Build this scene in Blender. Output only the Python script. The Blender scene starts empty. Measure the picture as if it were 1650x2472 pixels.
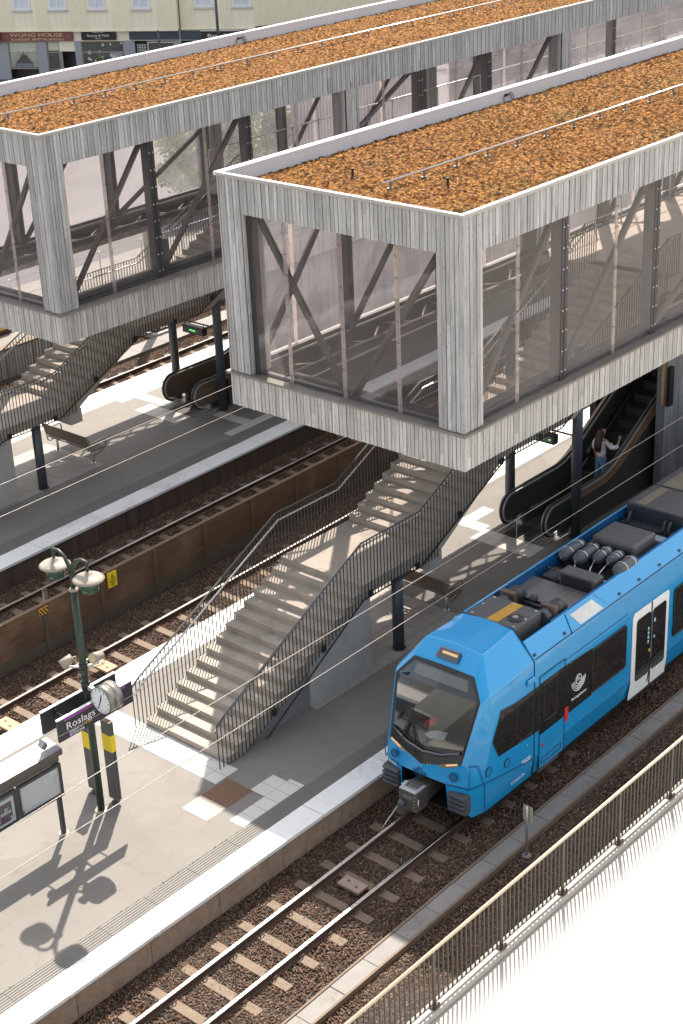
import bpy, bmesh, math, random
from mathutils import Vector, Matrix, noise
random.seed(7)
PI = math.pi
scene = bpy.context.scene
COL = scene.collection

# ------------------------------------------------------------------ helpers
class MB:
    """collects faces and links them as one mesh object"""
    def __init__(s): s.v=[]; s.f=[]; s.mi=[]; s.m=0; s.smooth=set()
    def add(s, vs, fs, sm=False):
        o=len(s.v); s.v+=[tuple(p) for p in vs]
        for f in fs:
            if sm: s.smooth.add(len(s.f))
            s.f.append(tuple(i+o for i in f)); s.mi.append(s.m)
        return s
    def box(s,x0,x1,y0,y1,z0,z1):
        return s.add([(x0,y0,z0),(x1,y0,z0),(x1,y1,z0),(x0,y1,z0),(x0,y0,z1),(x1,y0,z1),(x1,y1,z1),(x0,y1,z1)],
            [(3,2,1,0),(4,5,6,7),(0,1,5,4),(1,2,6,5),(2,3,7,6),(3,0,4,7)])
    def cbox(s,c,d,rot=0):
        M=Matrix.Rotation(rot,3,'Z'); pts=[]
        for sz in (-1,1):
            for sx,sy in ((-1,-1),(1,-1),(1,1),(-1,1)):
                p=M@Vector((sx*d[0]/2,sy*d[1]/2,sz*d[2]/2)); pts.append((p.x+c[0],p.y+c[1],p.z+c[2]))
        return s.add(pts,[(3,2,1,0),(4,5,6,7),(0,1,5,4),(1,2,6,5),(2,3,7,6),(3,0,4,7)])
    def prism(s,poly,axis,a,b):
        """poly: 2-D points; axis 'x'|'y'|'z' the extrusion axis"""
        n=len(poly)
        def P(q,t): return {'x':(t,q[0],q[1]),'y':(q[0],t,q[1]),'z':(q[0],q[1],t)}[axis]
        vs=[P(q,a) for q in poly]+[P(q,b) for q in poly]
        return s.add(vs,[tuple(range(n))[::-1],tuple(range(n,2*n))]+[(i,(i+1)%n,n+(i+1)%n,n+i) for i in range(n)])
    def bar(s,p,q,w,h,up=(0,0,1)):
        p=Vector(p);q=Vector(q);d=(q-p).normalized();u=Vector(up)
        if abs(d.dot(u))>.99:u=Vector((1,0,0))
        r=d.cross(u).normalized()*w/2;t=r.cross(d).normalized()*h/2
        return s.add([p-r-t,p+r-t,p+r+t,p-r+t,q-r-t,q+r-t,q+r+t,q-r+t],[(3,2,1,0),(4,5,6,7),(0,1,5,4),(1,2,6,5),(2,3,7,6),(3,0,4,7)])
    def path(s,pts,r,n=8,cap=True,closed=False):
        pts=[Vector(p) for p in pts]; N=len(pts); rr=r if isinstance(r,(list,tuple)) else [r]*N
        vs=[]; ref=None
        for i,p in enumerate(pts):
            a=pts[i-1] if (i>0 or closed) else p; b=pts[(i+1)%N] if (i<N-1 or closed) else p
            d=(b-a).normalized()
            if ref is None: ref=Vector((0,0,1)) if abs(d.z)<.9 else Vector((1,0,0))
            x=d.cross(ref).normalized(); y=x.cross(d).normalized(); ref=y
            for k in range(n):
                t=2*PI*k/n; vs.append(p+x*math.cos(t)*rr[i]+y*math.sin(t)*rr[i])
        fs=[]
        for i in range(N if closed else N-1):
            j=(i+1)%N
            for k in range(n): fs.append((i*n+k,i*n+(k+1)%n,j*n+(k+1)%n,j*n+k))
        s.add(vs,fs,True)
        if cap and not closed:
            o=len(s.v)-N*n
            s.f.append(tuple(o+k for k in range(n))[::-1]);s.mi.append(s.m)
            s.f.append(tuple(o+(N-1)*n+k for k in range(n)));s.mi.append(s.m)
        return s
    def tube(s,p,q,r,n=10): return s.path([p,q],r,n)
    def lathe(s,c,prof,n=20,axis='z'):
        """prof: list of (r, h) along the axis"""
        vs=[]
        for r,h in prof:
            for k in range(n):
                t=2*PI*k/n;a,b=r*math.cos(t),r*math.sin(t)
                vs.append({'z':(c[0]+a,c[1]+b,c[2]+h),'x':(c[0]+h,c[1]+a,c[2]+b),'y':(c[0]+a,c[1]+h,c[2]-b)}[axis])
        fs=[];m=len(prof)
        for i in range(m-1):
            for k in range(n): fs.append((i*n+k,i*n+(k+1)%n,(i+1)*n+(k+1)%n,(i+1)*n+k))
        s.add(vs,fs,True)
        o=len(s.v)-m*n
        s.f.append(tuple(o+k for k in range(n))[::-1]);s.mi.append(s.m)
        s.f.append(tuple(o+(m-1)*n+k for k in range(n)));s.mi.append(s.m)
        return s
    def poly(s,pts): return s.add(pts,[tuple(range(len(pts)))])
    def slab(s,pts,t):
        """polygon in space thickened by vector t"""
        n=len(pts);t=Vector(t)
        return s.add([Vector(p) for p in pts]+[Vector(p)+t for p in pts],[tuple(range(n))[::-1],tuple(range(n,2*n))]+[(i,(i+1)%n,n+(i+1)%n,n+i) for i in range(n)])
    def warp(s,fn): s.v=[tuple(fn(Vector(p))) for p in s.v]; return s
    def build(s,name,mat,parent=None,bevel=0,seg=2,recalc=True,ang=30):
        me=bpy.data.meshes.new(name); me.from_pydata(s.v,[],s.f)
        mats=mat if isinstance(mat,(list,tuple)) else [mat]
        for m in mats: me.materials.append(m)
        for i,p in enumerate(me.polygons):
            p.material_index=s.mi[i]; p.use_smooth=i in s.smooth
        if recalc:
            bm=bmesh.new();bm.from_mesh(me);bmesh.ops.recalc_face_normals(bm,faces=bm.faces);bm.to_mesh(me);bm.free()
        me.update()
        o=bpy.data.objects.new(name,me);COL.objects.link(o)
        if parent is not None: attach(o,parent)
        if bevel:
            b=o.modifiers.new('edge','BEVEL');b.width=bevel;b.segments=seg;b.limit_method='ANGLE';b.angle_limit=math.radians(ang)
            b.harden_normals=False
        return o
def attach(o,parent):
    o.parent=parent
    # meshes are written in world coordinates: keep them there
    M=world_of(parent); o.matrix_parent_inverse=M.inverted()
def world_of(o):
    M=Matrix.LocRotScale(o.location,o.rotation_euler,o.scale)
    if o.parent is not None: M=world_of(o.parent)@o.matrix_parent_inverse@M
    return M
def thing(name,loc,label,cat,group=None,rz=0):
    o=bpy.data.objects.new(name,None);COL.objects.link(o);o.location=loc;o.rotation_euler=(0,0,rz)
    o.empty_display_size=.2
    return tag(o,label,cat,group)
def tag(o,label,cat,group=None):
    o['label']=label;o['category']=cat
    if group:o['group']=group
    return o
def struct(o,kind='structure'):
    o['kind']=kind;return o
def dup(root,move,label=None,group=None):
    """copy of a thing with its parts and sub-parts, moved by a vector"""
    r=root.copy();COL.objects.link(r);r.location=Vector(root.location)+Vector(move)
    if label:r['label']=label
    if group:r['group']=group
    def kids(a,b):
        for c in [x for x in ALLKIDS(a)]:
            d=c.copy();COL.objects.link(d);d.parent=b;d.matrix_parent_inverse=c.matrix_parent_inverse.copy();kids(c,d)
    kids(root,r);return r
def ALLKIDS(a): return [o for o in bpy.data.objects if o.parent==a]

def textmesh(s,size,depth=.004):
    c=bpy.data.curves.new('t','FONT');c.body=s;c.size=size;c.extrude=depth/2;c.align_x='LEFT';c.resolution_u=3
    o=bpy.data.objects.new('t',c);COL.objects.link(o)
    dg=bpy.context.evaluated_depsgraph_get();me=bpy.data.meshes.new_from_object(o.evaluated_get(dg))
    bpy.data.objects.remove(o);bpy.data.curves.remove(c);return me
def lettering(name,s,size,mat,parent,origin,right,up,width=None,depth=.004,bold=0,center=False,shear=0):
    """text laid on a surface: origin bottom-left, right and up unit vectors, optional total width"""
    me=textmesh(s,size,depth);me.name=name
    r=Vector(right).normalized();u=Vector(up).normalized();n=r.cross(u)
    xs=[v.co.x for v in me.vertices] or [0];w=max(xs)-min(xs);x0=min(xs)
    k=(width/w) if (width and w>0) else 1
    off=-w*k/2 if center else 0
    M=Matrix(((r.x,u.x,n.x,origin[0]),(r.y,u.y,n.y,origin[1]),(r.z,u.z,n.z,origin[2]),(0,0,0,1)))
    for v in me.vertices:
        p=v.co.copy();p.x=(p.x-x0)*k+off+shear*p.y;v.co=M@p
    me.materials.clear();me.materials.append(mat)
    o=bpy.data.objects.new(name,me);COL.objects.link(o)
    if parent is not None:attach(o,parent)
    return o

# ------------------------------------------------------------------ materials
class N:
    def __init__(s,name):
        s.m=bpy.data.materials.new(name);s.m.use_nodes=True;s.t=s.m.node_tree;s.n=s.t.nodes;s.l=s.t.links
        s.b=s.n['Principled BSDF'];s.out=s.n['Material Output']
        s.pos=None
    def new(s,t,**k):
        a=s.n.new(t)
        for q,v in k.items():setattr(a,q,v)
        return a
    def link(s,a,b):s.l.new(a,b)
    def P(s,obj=False):
        if s.pos is None:
            s.pos=s.new('ShaderNodeTexCoord').outputs['Object'] if obj else s.new('ShaderNodeNewGeometry').outputs['Position']
        return s.pos
    def scaled(s,sc):
        v=s.new('ShaderNodeVectorMath',operation='MULTIPLY');s.link(s.P(),v.inputs[0]);v.inputs[1].default_value=sc;return v.outputs[0]
    def noise(s,scale,detail=4,rough=.6,vec=None):
        a=s.new('ShaderNodeTexNoise');a.inputs['Scale'].default_value=scale;a.inputs['Detail'].default_value=detail;a.inputs['Roughness'].default_value=rough
        s.link(vec or s.P(),a.inputs['Vector']);return a.outputs['Fac']
    def vor(s,scale,feature='F1',out='Distance',vec=None):
        a=s.new('ShaderNodeTexVoronoi',feature=feature);a.inputs['Scale'].default_value=scale;s.link(vec or s.P(),a.inputs['Vector']);return a.outputs[out]
    def ramp(s,fac,stops,interp='LINEAR'):
        a=s.new('ShaderNodeValToRGB');a.color_ramp.interpolation=interp;e=a.color_ramp.elements
        while len(e)<len(stops):e.new(.5)
        for i,(p,c) in enumerate(stops):
            e[i].position=p;e[i].color=(c[0],c[1],c[2],1) if isinstance(c,(tuple,list)) else (c,c,c,1)
        s.link(fac,a.inputs[0]);return a.outputs[0]
    def mix(s,fac,a,b,blend='MIX'):
        x=s.new('ShaderNodeMix',data_type='RGBA',blend_type=blend)
        if hasattr(fac,'is_linked') or not isinstance(fac,(int,float)):s.link(fac,x.inputs[0])
        else:x.inputs[0].default_value=fac
        for i,v in ((6,a),(7,b)):
            if isinstance(v,(tuple,list)):x.inputs[i].default_value=(v[0],v[1],v[2],1)
            else:s.link(v,x.inputs[i])
        return x.outputs[2]
    def math(s,op,a,b=0.):
        x=s.new('ShaderNodeMath',operation=op)
        for i,v in ((0,a),(1,b)):
            if isinstance(v,(int,float)):x.inputs[i].default_value=v
            else:s.link(v,x.inputs[i])
        return x.outputs[0]
    def bump(s,h,strength=.3,dist=.02):
        x=s.new('ShaderNodeBump');x.inputs['Strength'].default_value=strength;x.inputs['Distance'].default_value=dist
        s.link(h,x.inputs['Height']);s.link(x.outputs[0],s.b.inputs['Normal'])
    def base(s,c):
        if isinstance(c,(tuple,list)):s.b.inputs['Base Color'].default_value=(c[0],c[1],c[2],1)
        else:s.link(c,s.b.inputs['Base Color'])
    def rough(s,r):
        if isinstance(r,(int,float)):s.b.inputs['Roughness'].default_value=r
        else:s.link(r,s.b.inputs['Roughness'])
def S(c,k):return tuple(min(1,x*k) for x in c)
def plain(name,col,rough=.6,metal=0,var=.2,scale=4,bump=0,bscale=60,coat=0,dirt=None,spec=None):
    """a surface with mottled tone at two scales, uneven gloss and a fine grain"""
    n=N(name);a=n.noise(scale,5);f=n.noise(scale*9,3)
    c=n.ramp(a,[(.25,S(col,1-var)),(.75,S(col,1+var))]);c=n.mix(.35,c,n.ramp(f,[(.3,S(col,1-var)),(.7,S(col,1+var))]))
    if dirt:c=n.mix(n.ramp(n.noise(scale*.6,6,.75),[(.52,0.),(.72,1.)]),c,dirt)
    n.base(c);n.b.inputs['Metallic'].default_value=metal
    n.rough(n.ramp(f,[(.2,max(.03,rough-.08)),(.8,min(1,rough+.08))]))
    if bump:n.bump(n.noise(bscale,4),bump,.01)
    if coat:n.b.inputs['Coat Weight'].default_value=coat;n.b.inputs['Coat Roughness'].default_value=.04
    if spec is not None:n.b.inputs['Specular IOR Level'].default_value=spec
    return n.m
M={}
def wood(name,lo,hi,tint):
    n=N(name);g=n.new('ShaderNodeNewGeometry');ri=g.outputs['Random Per Island']
    st=n.noise(1,6,.65,n.scaled((26,26,1.6)));kn=n.vor(1,'F1','Distance',n.scaled((15,15,4.2)))
    c=n.ramp(ri,[(0,S(tint,lo)),(.3,S(tint,(lo+hi)*.5)),(.72,S(tint,hi*.95)),(.93,S(tint,hi*1.05)),(1,S(tint,hi*1.2))])
    c=n.mix(.75,c,n.ramp(st,[(.28,.45),(.5,1.0),(.75,1.25)]),'MULTIPLY')
    c=n.mix(n.ramp(kn,[(.05,1.),(.14,0.)]),c,S(tint,lo*.35))
    w=n.noise(.7,5,.7);c=n.mix(.3,c,n.ramp(w,[(.3,.72),(.7,1.2)]),'MULTIPLY')
    n.base(c);n.rough(.8);n.b.inputs['Specular IOR Level'].default_value=.25;n.bump(st,.25,.006);return n.m
def mk():
    M['wood']=wood('weathered_boards',.32,.445,(1.01,1.0,.985))
    M['wood2']=wood('weathered_band_boards',.39,.52,(1.04,1.0,.945))
    M['woodwall']=wood('retaining_boards',.24,.42,(1.03,1.0,.96))
    M['backing']=plain('dark_backing',(.03,.03,.032),.9)
    # asphalt
    n=N('asphalt');a=n.noise(.55,6,.7);f=n.noise(140,2);g=n.vor(90,'F1','Color');st=n.noise(3,6,.72)
    c=n.ramp(a,[(.3,(.145,.130,.112)),(.7,(.20,.18,.155))]);c=n.mix(.42,c,n.ramp(f,[(.3,(.06,.056,.05)),(.7,(.29,.27,.25))]));pt=n.vor(.22,'F1','Color',n.scaled((.6,1.6,1)));sp=n.new('ShaderNodeSeparateColor');n.link(pt,sp.inputs[0]);c=n.mix(.5,c,n.ramp(sp.outputs[0],[(0,.84),(1,1.13)]),'MULTIPLY')
    c=n.mix(n.ramp(st,[(.54,0.),(.75,.6)]),c,(.105,.09,.075));c=n.mix(n.ramp(n.noise(.35,5,.6),[(.55,0.),(.75,.35)]),c,(.26,.225,.185))
    gm=n.vor(5.5,'F1','Distance');c=n.mix(n.ramp(gm,[(.035,.55),(.06,0.)]),c,(.07,.062,.055));n.base(c);n.rough(.88);n.bump(f,.35,.006);M['asphalt']=n.m
    M['shadedstreet']=plain('street_asphalt',(.095,.092,.094),.9,var=.15,scale=.5)  # dark grey put in for the house's shadow on the street
    M['edge']=plain('edge_slab',(.70,.69,.67),.75,var=.08,scale=1.2,bump=.1,dirt=(.5,.48,.45))
    M['tile']=plain('pale_tile',(.42,.39,.35),.7,var=.12,scale=2.2,bump=.1)
    M['tilew']=plain('white_tile',(.50,.48,.45),.7,var=.07,scale=2.2,bump=.1)
    M['tactile']=plain('ribbed_strip',(.155,.143,.128),.75,var=.14,scale=2,bump=.2)
    M['paver']=plain('paver',(.30,.265,.235),.75,var=.16,scale=1.1,bump=.15)
    M['rustplate']=plain('rust_mesh_plate',(.14,.075,.045),.8,var=.3,scale=9,bump=.3)
    M['palemesh']=plain('pale_mesh_plate',(.40,.33,.27),.8,var=.15,scale=9,bump=.3)
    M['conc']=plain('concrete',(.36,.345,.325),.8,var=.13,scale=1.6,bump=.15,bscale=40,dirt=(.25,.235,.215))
    M['conc2']=plain('stair_concrete',(.345,.295,.242),.78,var=.13,scale=2.2,bump=.15,dirt=(.22,.19,.16))
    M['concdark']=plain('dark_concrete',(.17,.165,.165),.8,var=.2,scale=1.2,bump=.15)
    # board-marked concrete with vertical streaks
    n=N('streaked_concrete');s=n.noise(1,6,.7,n.scaled((7,7,.5)));c=n.ramp(s,[(.3,(.15,.147,.148)),(.55,(.27,.262,.262)),(.78,(.46,.45,.45))]);n.base(c);n.rough(.8);n.bump(s,.2,.01);M['streak']=n.m
    n=N('platform_wall');s=n.noise(1,6,.7,n.scaled((2.5,2.5,.7)));f=n.noise(9,4)
    c=n.ramp(s,[(.25,(.17,.105,.066)),(.55,(.30,.21,.145)),(.8,(.40,.31,.235))]);c=n.mix(.3,c,n.ramp(f,[(.3,(.16,.11,.075)),(.7,(.42,.32,.24))]));n.base(c);n.rough(.85);n.bump(f,.2,.01);M['pwall']=n.m
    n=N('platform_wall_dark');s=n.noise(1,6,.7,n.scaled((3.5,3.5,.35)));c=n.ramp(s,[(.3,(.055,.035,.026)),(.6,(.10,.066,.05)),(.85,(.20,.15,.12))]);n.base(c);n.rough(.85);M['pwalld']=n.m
    # ballast
    n=N('ballast_stones');g=n.new('ShaderNodeObjectInfo');ri=g.outputs['Random'];big=n.noise(.5,4)
    c=n.ramp(ri,[(0,(.040,.024,.016)),(.35,(.110,.060,.034)),(.65,(.185,.102,.058)),(.85,(.135,.092,.068)),(1,(.28,.205,.155))])
    c=n.mix(.6,c,n.ramp(big,[(.3,(.72,.66,.62)),(.7,(1.15,1.1,1.05))]),'MULTIPLY');n.base(c);n.rough(.9);n.bump(n.noise(60,3),.3,.01);M['stone']=n.m
    n=N('ballast_bed');vc=n.vor(24,'F1','Color');vd=n.vor(24,'F1','Distance');b=n.noise(.5,4)
    sp=n.new('ShaderNodeSeparateColor');n.link(vc,sp.inputs[0])
    c=n.ramp(sp.outputs[0],[(0,(.018,.012,.01)),(.5,(.048,.032,.022)),(.9,(.09,.063,.045)),(1,(.15,.12,.10))])
    c=n.mix(n.ramp(vd,[(.45,0.),(.75,.85)]),c,(.02,.015,.012));n.base(c);n.rough(.9)
    n.bump(n.math('SUBTRACT',1.,vd),1.0,.03);M['bed']=n.m
    M['sleeper']=plain('sleeper_concrete',(.155,.112,.078),.85,var=.2,scale=5,bump=.2,dirt=(.2,.145,.105))
    M['rust']=plain('rail_rust',(.085,.05,.034),.75,metal=.2,var=.3,scale=6)
    M['polish']=plain('rail_head',(.50,.47,.44),.3,metal=1,var=.12,scale=3)
    # sedum
    n=N('sedum');v=n.scaled((1,1,1));nn=n.noise(26,6,.75);vv=n.vor(12,'SMOOTH_F1','Distance');a=n.math('ADD',n.math('MULTIPLY',nn,.72),n.math('MULTIPLY',n.math('SUBTRACT',.62,vv),.42));b=n.noise(1.3,5,.65);d=n.vor(34,'F1','Color');sp=n.new('ShaderNodeSeparateColor');n.link(d,sp.inputs[0])
    c=n.ramp(a,[(.36,(.016,.008,.004)),(.43,(.10,.042,.012)),(.49,(.36,.165,.040)),(.58,(.60,.33,.095)),(.70,(.86,.64,.36))])
    c=n.mix(.22,c,n.ramp(sp.outputs[0],[(0,(.18,.065,.014)),(.35,(.44,.19,.035)),(.7,(.55,.30,.07)),(.92,(.62,.42,.17)),(1,(.74,.64,.47))]))
    c=n.mix(n.ramp(n.noise(.85,6,.72),[(.50,0.),(.70,.4)]),c,n.ramp(a,[(.38,(.02,.013,.006)),(.5,(.25,.14,.045)),(.62,(.50,.34,.14))]));c=n.mix(n.ramp(n.noise(.6,4,.7),[(.54,0.),(.66,.45)]),c,n.ramp(a,[(.38,(.03,.03,.01)),(.52,(.26,.21,.06)),(.65,(.52,.42,.18))]));c=n.mix(n.ramp(n.noise(3.2,5,.7),[(.57,0.),(.68,.65)]),c,n.ramp(a,[(.38,(.08,.03,.02)),(.55,(.62,.30,.23))]));c=n.mix(n.ramp(n.noise(4.1,5,.75),[(.62,0.),(.74,.6)]),c,(.10,.045,.015))
    c=n.mix(.5,c,n.ramp(b,[(.3,(.80,.72,.66)),(.7,(1.15,1.15,1.1))]),'MULTIPLY');c=n.mix(1.,c,(.70,.65,.70),'MULTIPLY');n.base(c);n.rough(.95);n.b.inputs['Specular IOR Level'].default_value=.1
    n.bump(a,1.,.06);M['sedum']=n.m
    M['coping']=plain('coping_metal',(.37,.355,.33),.5,var=.06,scale=1.2)
    M['parapet']=plain('parapet_white',(.57,.60,.64),.55,var=.05,scale=1)
    M['ledge']=plain('ledge_metal',(.21,.19,.165),.6,var=.25,scale=2,dirt=(.13,.115,.095))
    M['steel']=plain('dark_steel',(.036,.036,.04),.5,metal=.1,var=.2,scale=3)
    M['steelbr']=plain('brown_steel',(.055,.048,.044),.5,metal=.1,var=.2,scale=3)
    M['column']=plain('column_paint',(.055,.064,.077),.45,var=.15,scale=2)
    M['black']=plain('black_paint',(.014,.014,.016),.5,var=.2)
    M['railblack']=plain('railing_dark',(.048,.045,.042),.45,metal=.2,var=.2)
    M['stainless']=plain('stainless',(.58,.57,.56),.25,metal=1,var=.1,scale=6)
    M['alu']=plain('aluminium',(.55,.55,.55),.4,metal=.8,var=.1)
    M['bronze']=plain('bronze_panel',(.23,.17,.125),.4,metal=.6,var=.2)
    M['escside']=plain('escalator_cladding',(.075,.07,.064),.35,metal=.3,var=.3,scale=1.5)
    M['escstep']=plain('escalator_step',(.10,.10,.098),.6,metal=.3,var=.3,scale=4)
    M['rubber']=plain('rubber',(.028,.028,.028),.35,var=.2)
    # glazing: own milkiness, plus a pale haze tint in place of reflected sky
    def glass(name,haze,tint,hz,r=.03,refl=1.0):
        n=N(name);n.n.remove(n.b);tr=n.new('ShaderNodeBsdfTransparent');tr.inputs[0].default_value=(*tint,1)
        gl=n.new('ShaderNodeBsdfGlossy');gl.inputs['Roughness'].default_value=r;gl.inputs[0].default_value=(1,1,1,1)
        df=n.new('ShaderNodeBsdfDiffuse');df.inputs[0].default_value=(*hz,1);tl=n.new('ShaderNodeBsdfTranslucent');tl.inputs[0].default_value=(*hz,1)
        mh=n.new('ShaderNodeMixShader');mh.inputs[0].default_value=.72;n.link(df.outputs[0],mh.inputs[1]);n.link(tl.outputs[0],mh.inputs[2])
        m1=n.new('ShaderNodeMixShader');n.link(n.ramp(n.noise(.9,4,.6),[(.3,haze*.6),(.7,haze*1.4)]),m1.inputs[0]);n.link(tr.outputs[0],m1.inputs[1]);n.link(mh.outputs[0],m1.inputs[2])
        fr=n.new('ShaderNodeFresnel');fr.inputs[0].default_value=1.5;gg=n.new('ShaderNodeNewGeometry');nb=n.math('SUBTRACT',1.,gg.outputs['Backfacing'])
        bp=n.new('ShaderNodeBump');bp.inputs['Strength'].default_value=.06;bp.inputs['Distance'].default_value=.05;n.link(n.noise(1.1,2),bp.inputs['Height']);n.link(bp.outputs[0],gl.inputs['Normal'])
        m2=n.new('ShaderNodeMixShader');n.link(n.math('MULTIPLY',n.math('MULTIPLY',fr.outputs[0],refl),nb),m2.inputs[0]);n.link(m1.outputs[0],m2.inputs[1]);n.link(gl.outputs[0],m2.inputs[2])
        n.link(m2.outputs[0],n.out.inputs[0]);return n.m
    M['glass']=glass('polycarbonate',.06,(.985,.97,.965),(.86,.79,.79),.03,.6);M['glassfar']=glass('sunglow_polycarbonate',.11,(.98,.965,.97),(.80,.77,.81),.05,.6)  # far panes get extra haze in place of their sunlit glow
    M['fin']=glass('glazing_strip',.45,(.93,.90,.88),(.74,.67,.63),.2)
    M['clear']=glass('clear_glass',.04,(.9,.92,.92),(.7,.75,.75))
    n=N('window_dark');n.base((.012,.013,.014));n.rough(.05);n.b.inputs['Specular IOR Level'].default_value=.9;n.b.inputs['Coat Weight'].default_value=1.;M['wdark']=n.m
    n=N('train_blue');n.base(n.ramp(n.noise(.7,3),[(.3,(.001,.255,.555)),(.7,(.002,.275,.59))]));n.rough(.32);n.b.inputs['Coat Weight'].default_value=.6;n.b.inputs['Coat Roughness'].default_value=.05;M['bluepaint']=n.m
    M['bluedeep']=plain('train_blue_skirt',(.001,.215,.48),.35,var=.06,scale=2,coat=.6)
    M['seam']=plain('panel_gap',(.004,.02,.045),.6)
    M['white']=plain('white_paint',(.78,.78,.77),.45,var=.05)
    M['roofgrey']=plain('roof_grey',(.075,.074,.077),.55,var=.15,scale=4,dirt=(.055,.053,.052))
    M['roofdark']=plain('roof_dark',(.028,.030,.035),.5,var=.25,scale=3)
    M['tank']=plain('tank_paint',(.055,.062,.072),.42,var=.15,scale=3)
    M['deckplate']=plain('deck_plate',(.17,.165,.165),.45,metal=.5,var=.15,scale=3)
    M['ochre']=plain('ochre_stripe',(.44,.235,.03),.7,var=.12,scale=3)
    M['ochredull']=plain('worn_ochre',(.17,.145,.105),.7,var=.15,scale=3)
    M['red']=plain('red_paint',(.55,.02,.02),.5,var=.1)
    M['bogie']=plain('bogie_red',(.13,.025,.018),.7,var=.25)
    M['coupler']=plain('coupler_metal',(.16,.15,.14),.45,metal=.7,var=.35,scale=9)
    M['buffer']=plain('buffer_grey',(.06,.065,.075),.55,var=.15)
    M['yellow']=plain('yellow_paint',(.78,.56,.012),.55,var=.08)
    M['signdark']=plain('sign_dark',(.030,.028,.034),.5,var=.08)
    M['purple']=plain('purple_band',(.26,.055,.29),.5,var=.05)
    M['green']=plain('post_green',(.016,.034,.023),.45,var=.15,scale=5)
    M['cream']=plain('cream_enamel',(.29,.25,.20),.35,var=.06,scale=4)
    M['clockbody']=plain('clock_body',(.23,.215,.19),.4,metal=.5,var=.1)
    M['dial']=plain('clock_dial',(.68,.70,.72),.3,var=.03)
    M['zinc']=plain('zinc_roof',(.21,.225,.24),.42,metal=.3,var=.06,scale=1.5)
    M['paper']=plain('paper',(.66,.64,.64),.6,var=.04,scale=2)
    M['poster']=plain('poster_purple',(.085,.04,.085),.5,var=.25,scale=7)
    M['slat']=plain('bench_wood',(.125,.092,.068),.7,var=.3,scale=7)
    M['fencewood']=plain('fence_wood',(.135,.075,.040),.7,var=.28,scale=1.4,bump=.1)
    n=N('fence_planks');s=n.noise(1,6,.65,n.scaled((1.4,1.4,22)));q=n.noise(.8,4);c=n.ramp(s,[(.3,(.075,.042,.022)),(.55,(.115,.066,.036)),(.8,(.155,.095,.055))]);c=n.mix(n.ramp(q,[(.5,0.),(.72,.6)]),c,(.24,.165,.105));n.base(c);n.rough(.7);M['planks']=n.m
    M['fencebase']=plain('fence_base',(.10,.078,.055),.85,var=.2)
    M['tan']=plain('handrail_tan',(.58,.47,.33),.4,metal=.2,var=.08)
    M['railgrey']=plain('railing_grey',(.085,.072,.058),.55,var=.12,scale=5)
    M['pave']=plain('pale_pavement',(.44,.405,.36),.85,var=.1,scale=1,bump=.1)
    M['ledgewhite']=plain('white_ledge',(.86,.86,.84),.7,var=.02)
    M['trough']=plain('trough_lid',(.205,.19,.175),.85,var=.16,scale=2.5,bump=.2,dirt=(.13,.115,.10))
    M['pvgrey']=plain('sign_plate_back',(.33,.34,.27),.5,var=.1)
    M['skin']=plain('skin',(.52,.29,.205),.5,var=.05);M['hair']=plain('hair',(.045,.017,.011),.5,var=.35,scale=30)
    M['blouse']=plain('blouse',(.80,.79,.79),.85,var=.06,scale=14,bump=.2);M['denim']=plain('denim',(.12,.25,.38),.85,var=.2,scale=14,bump=.2);M['bag']=plain('bag_leather',(.012,.012,.013),.45)
    M['cladyellow']=plain('cladding_yellow',(.88,.82,.64),.7,var=.05,scale=.6)
    M['facadegrey']=plain('facade_stone',(.33,.34,.37),.7,var=.12,scale=2)
    M['signred']=plain('shop_sign_red',(.23,.065,.065),.6,var=.08);M['gold']=plain('sign_gold',(.62,.50,.30),.5,var=.05);M['navy']=plain('navy_panel',(.045,.06,.085),.5,var=.1)
    M['cloth']=plain('curtain',(.60,.60,.50),.9,var=.12,scale=6)
    M['wpale']=plain('pale_pane',(.62,.67,.72),.08,var=.15,scale=1);M['shopdark']=plain('shop_interior',(.05,.045,.045),.3,var=.5,scale=2)
    M['barkm']=plain('bark',(.10,.075,.055),.9,var=.3);
    n=N('leaf');g=n.new('ShaderNodeNewGeometry');n.base(n.ramp(g.outputs['Random Per Island'],[(0,(.06,.15,.02)),(.5,(.15,.32,.04)),(1,(.30,.46,.09))]));n.rough(.6);M['leaf']=n.m
    def emit(name,c,st):
        n=N(name);n.base((0.02,.02,.02));n.b.inputs['Emission Color'].default_value=(*c,1);n.b.inputs['Emission Strength'].default_value=st;return n.m
    M['led']=emit('green_led',(.10,.9,.15),1.2);M['warm']=emit('warm_lamp',(1.,.62,.28),.3);M['redled']=emit('red_led',(1.,.22,.08),.16)
    M['screen']=plain('display_screen',(.07,.085,.055),.25,var=.1)
mk()
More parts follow.
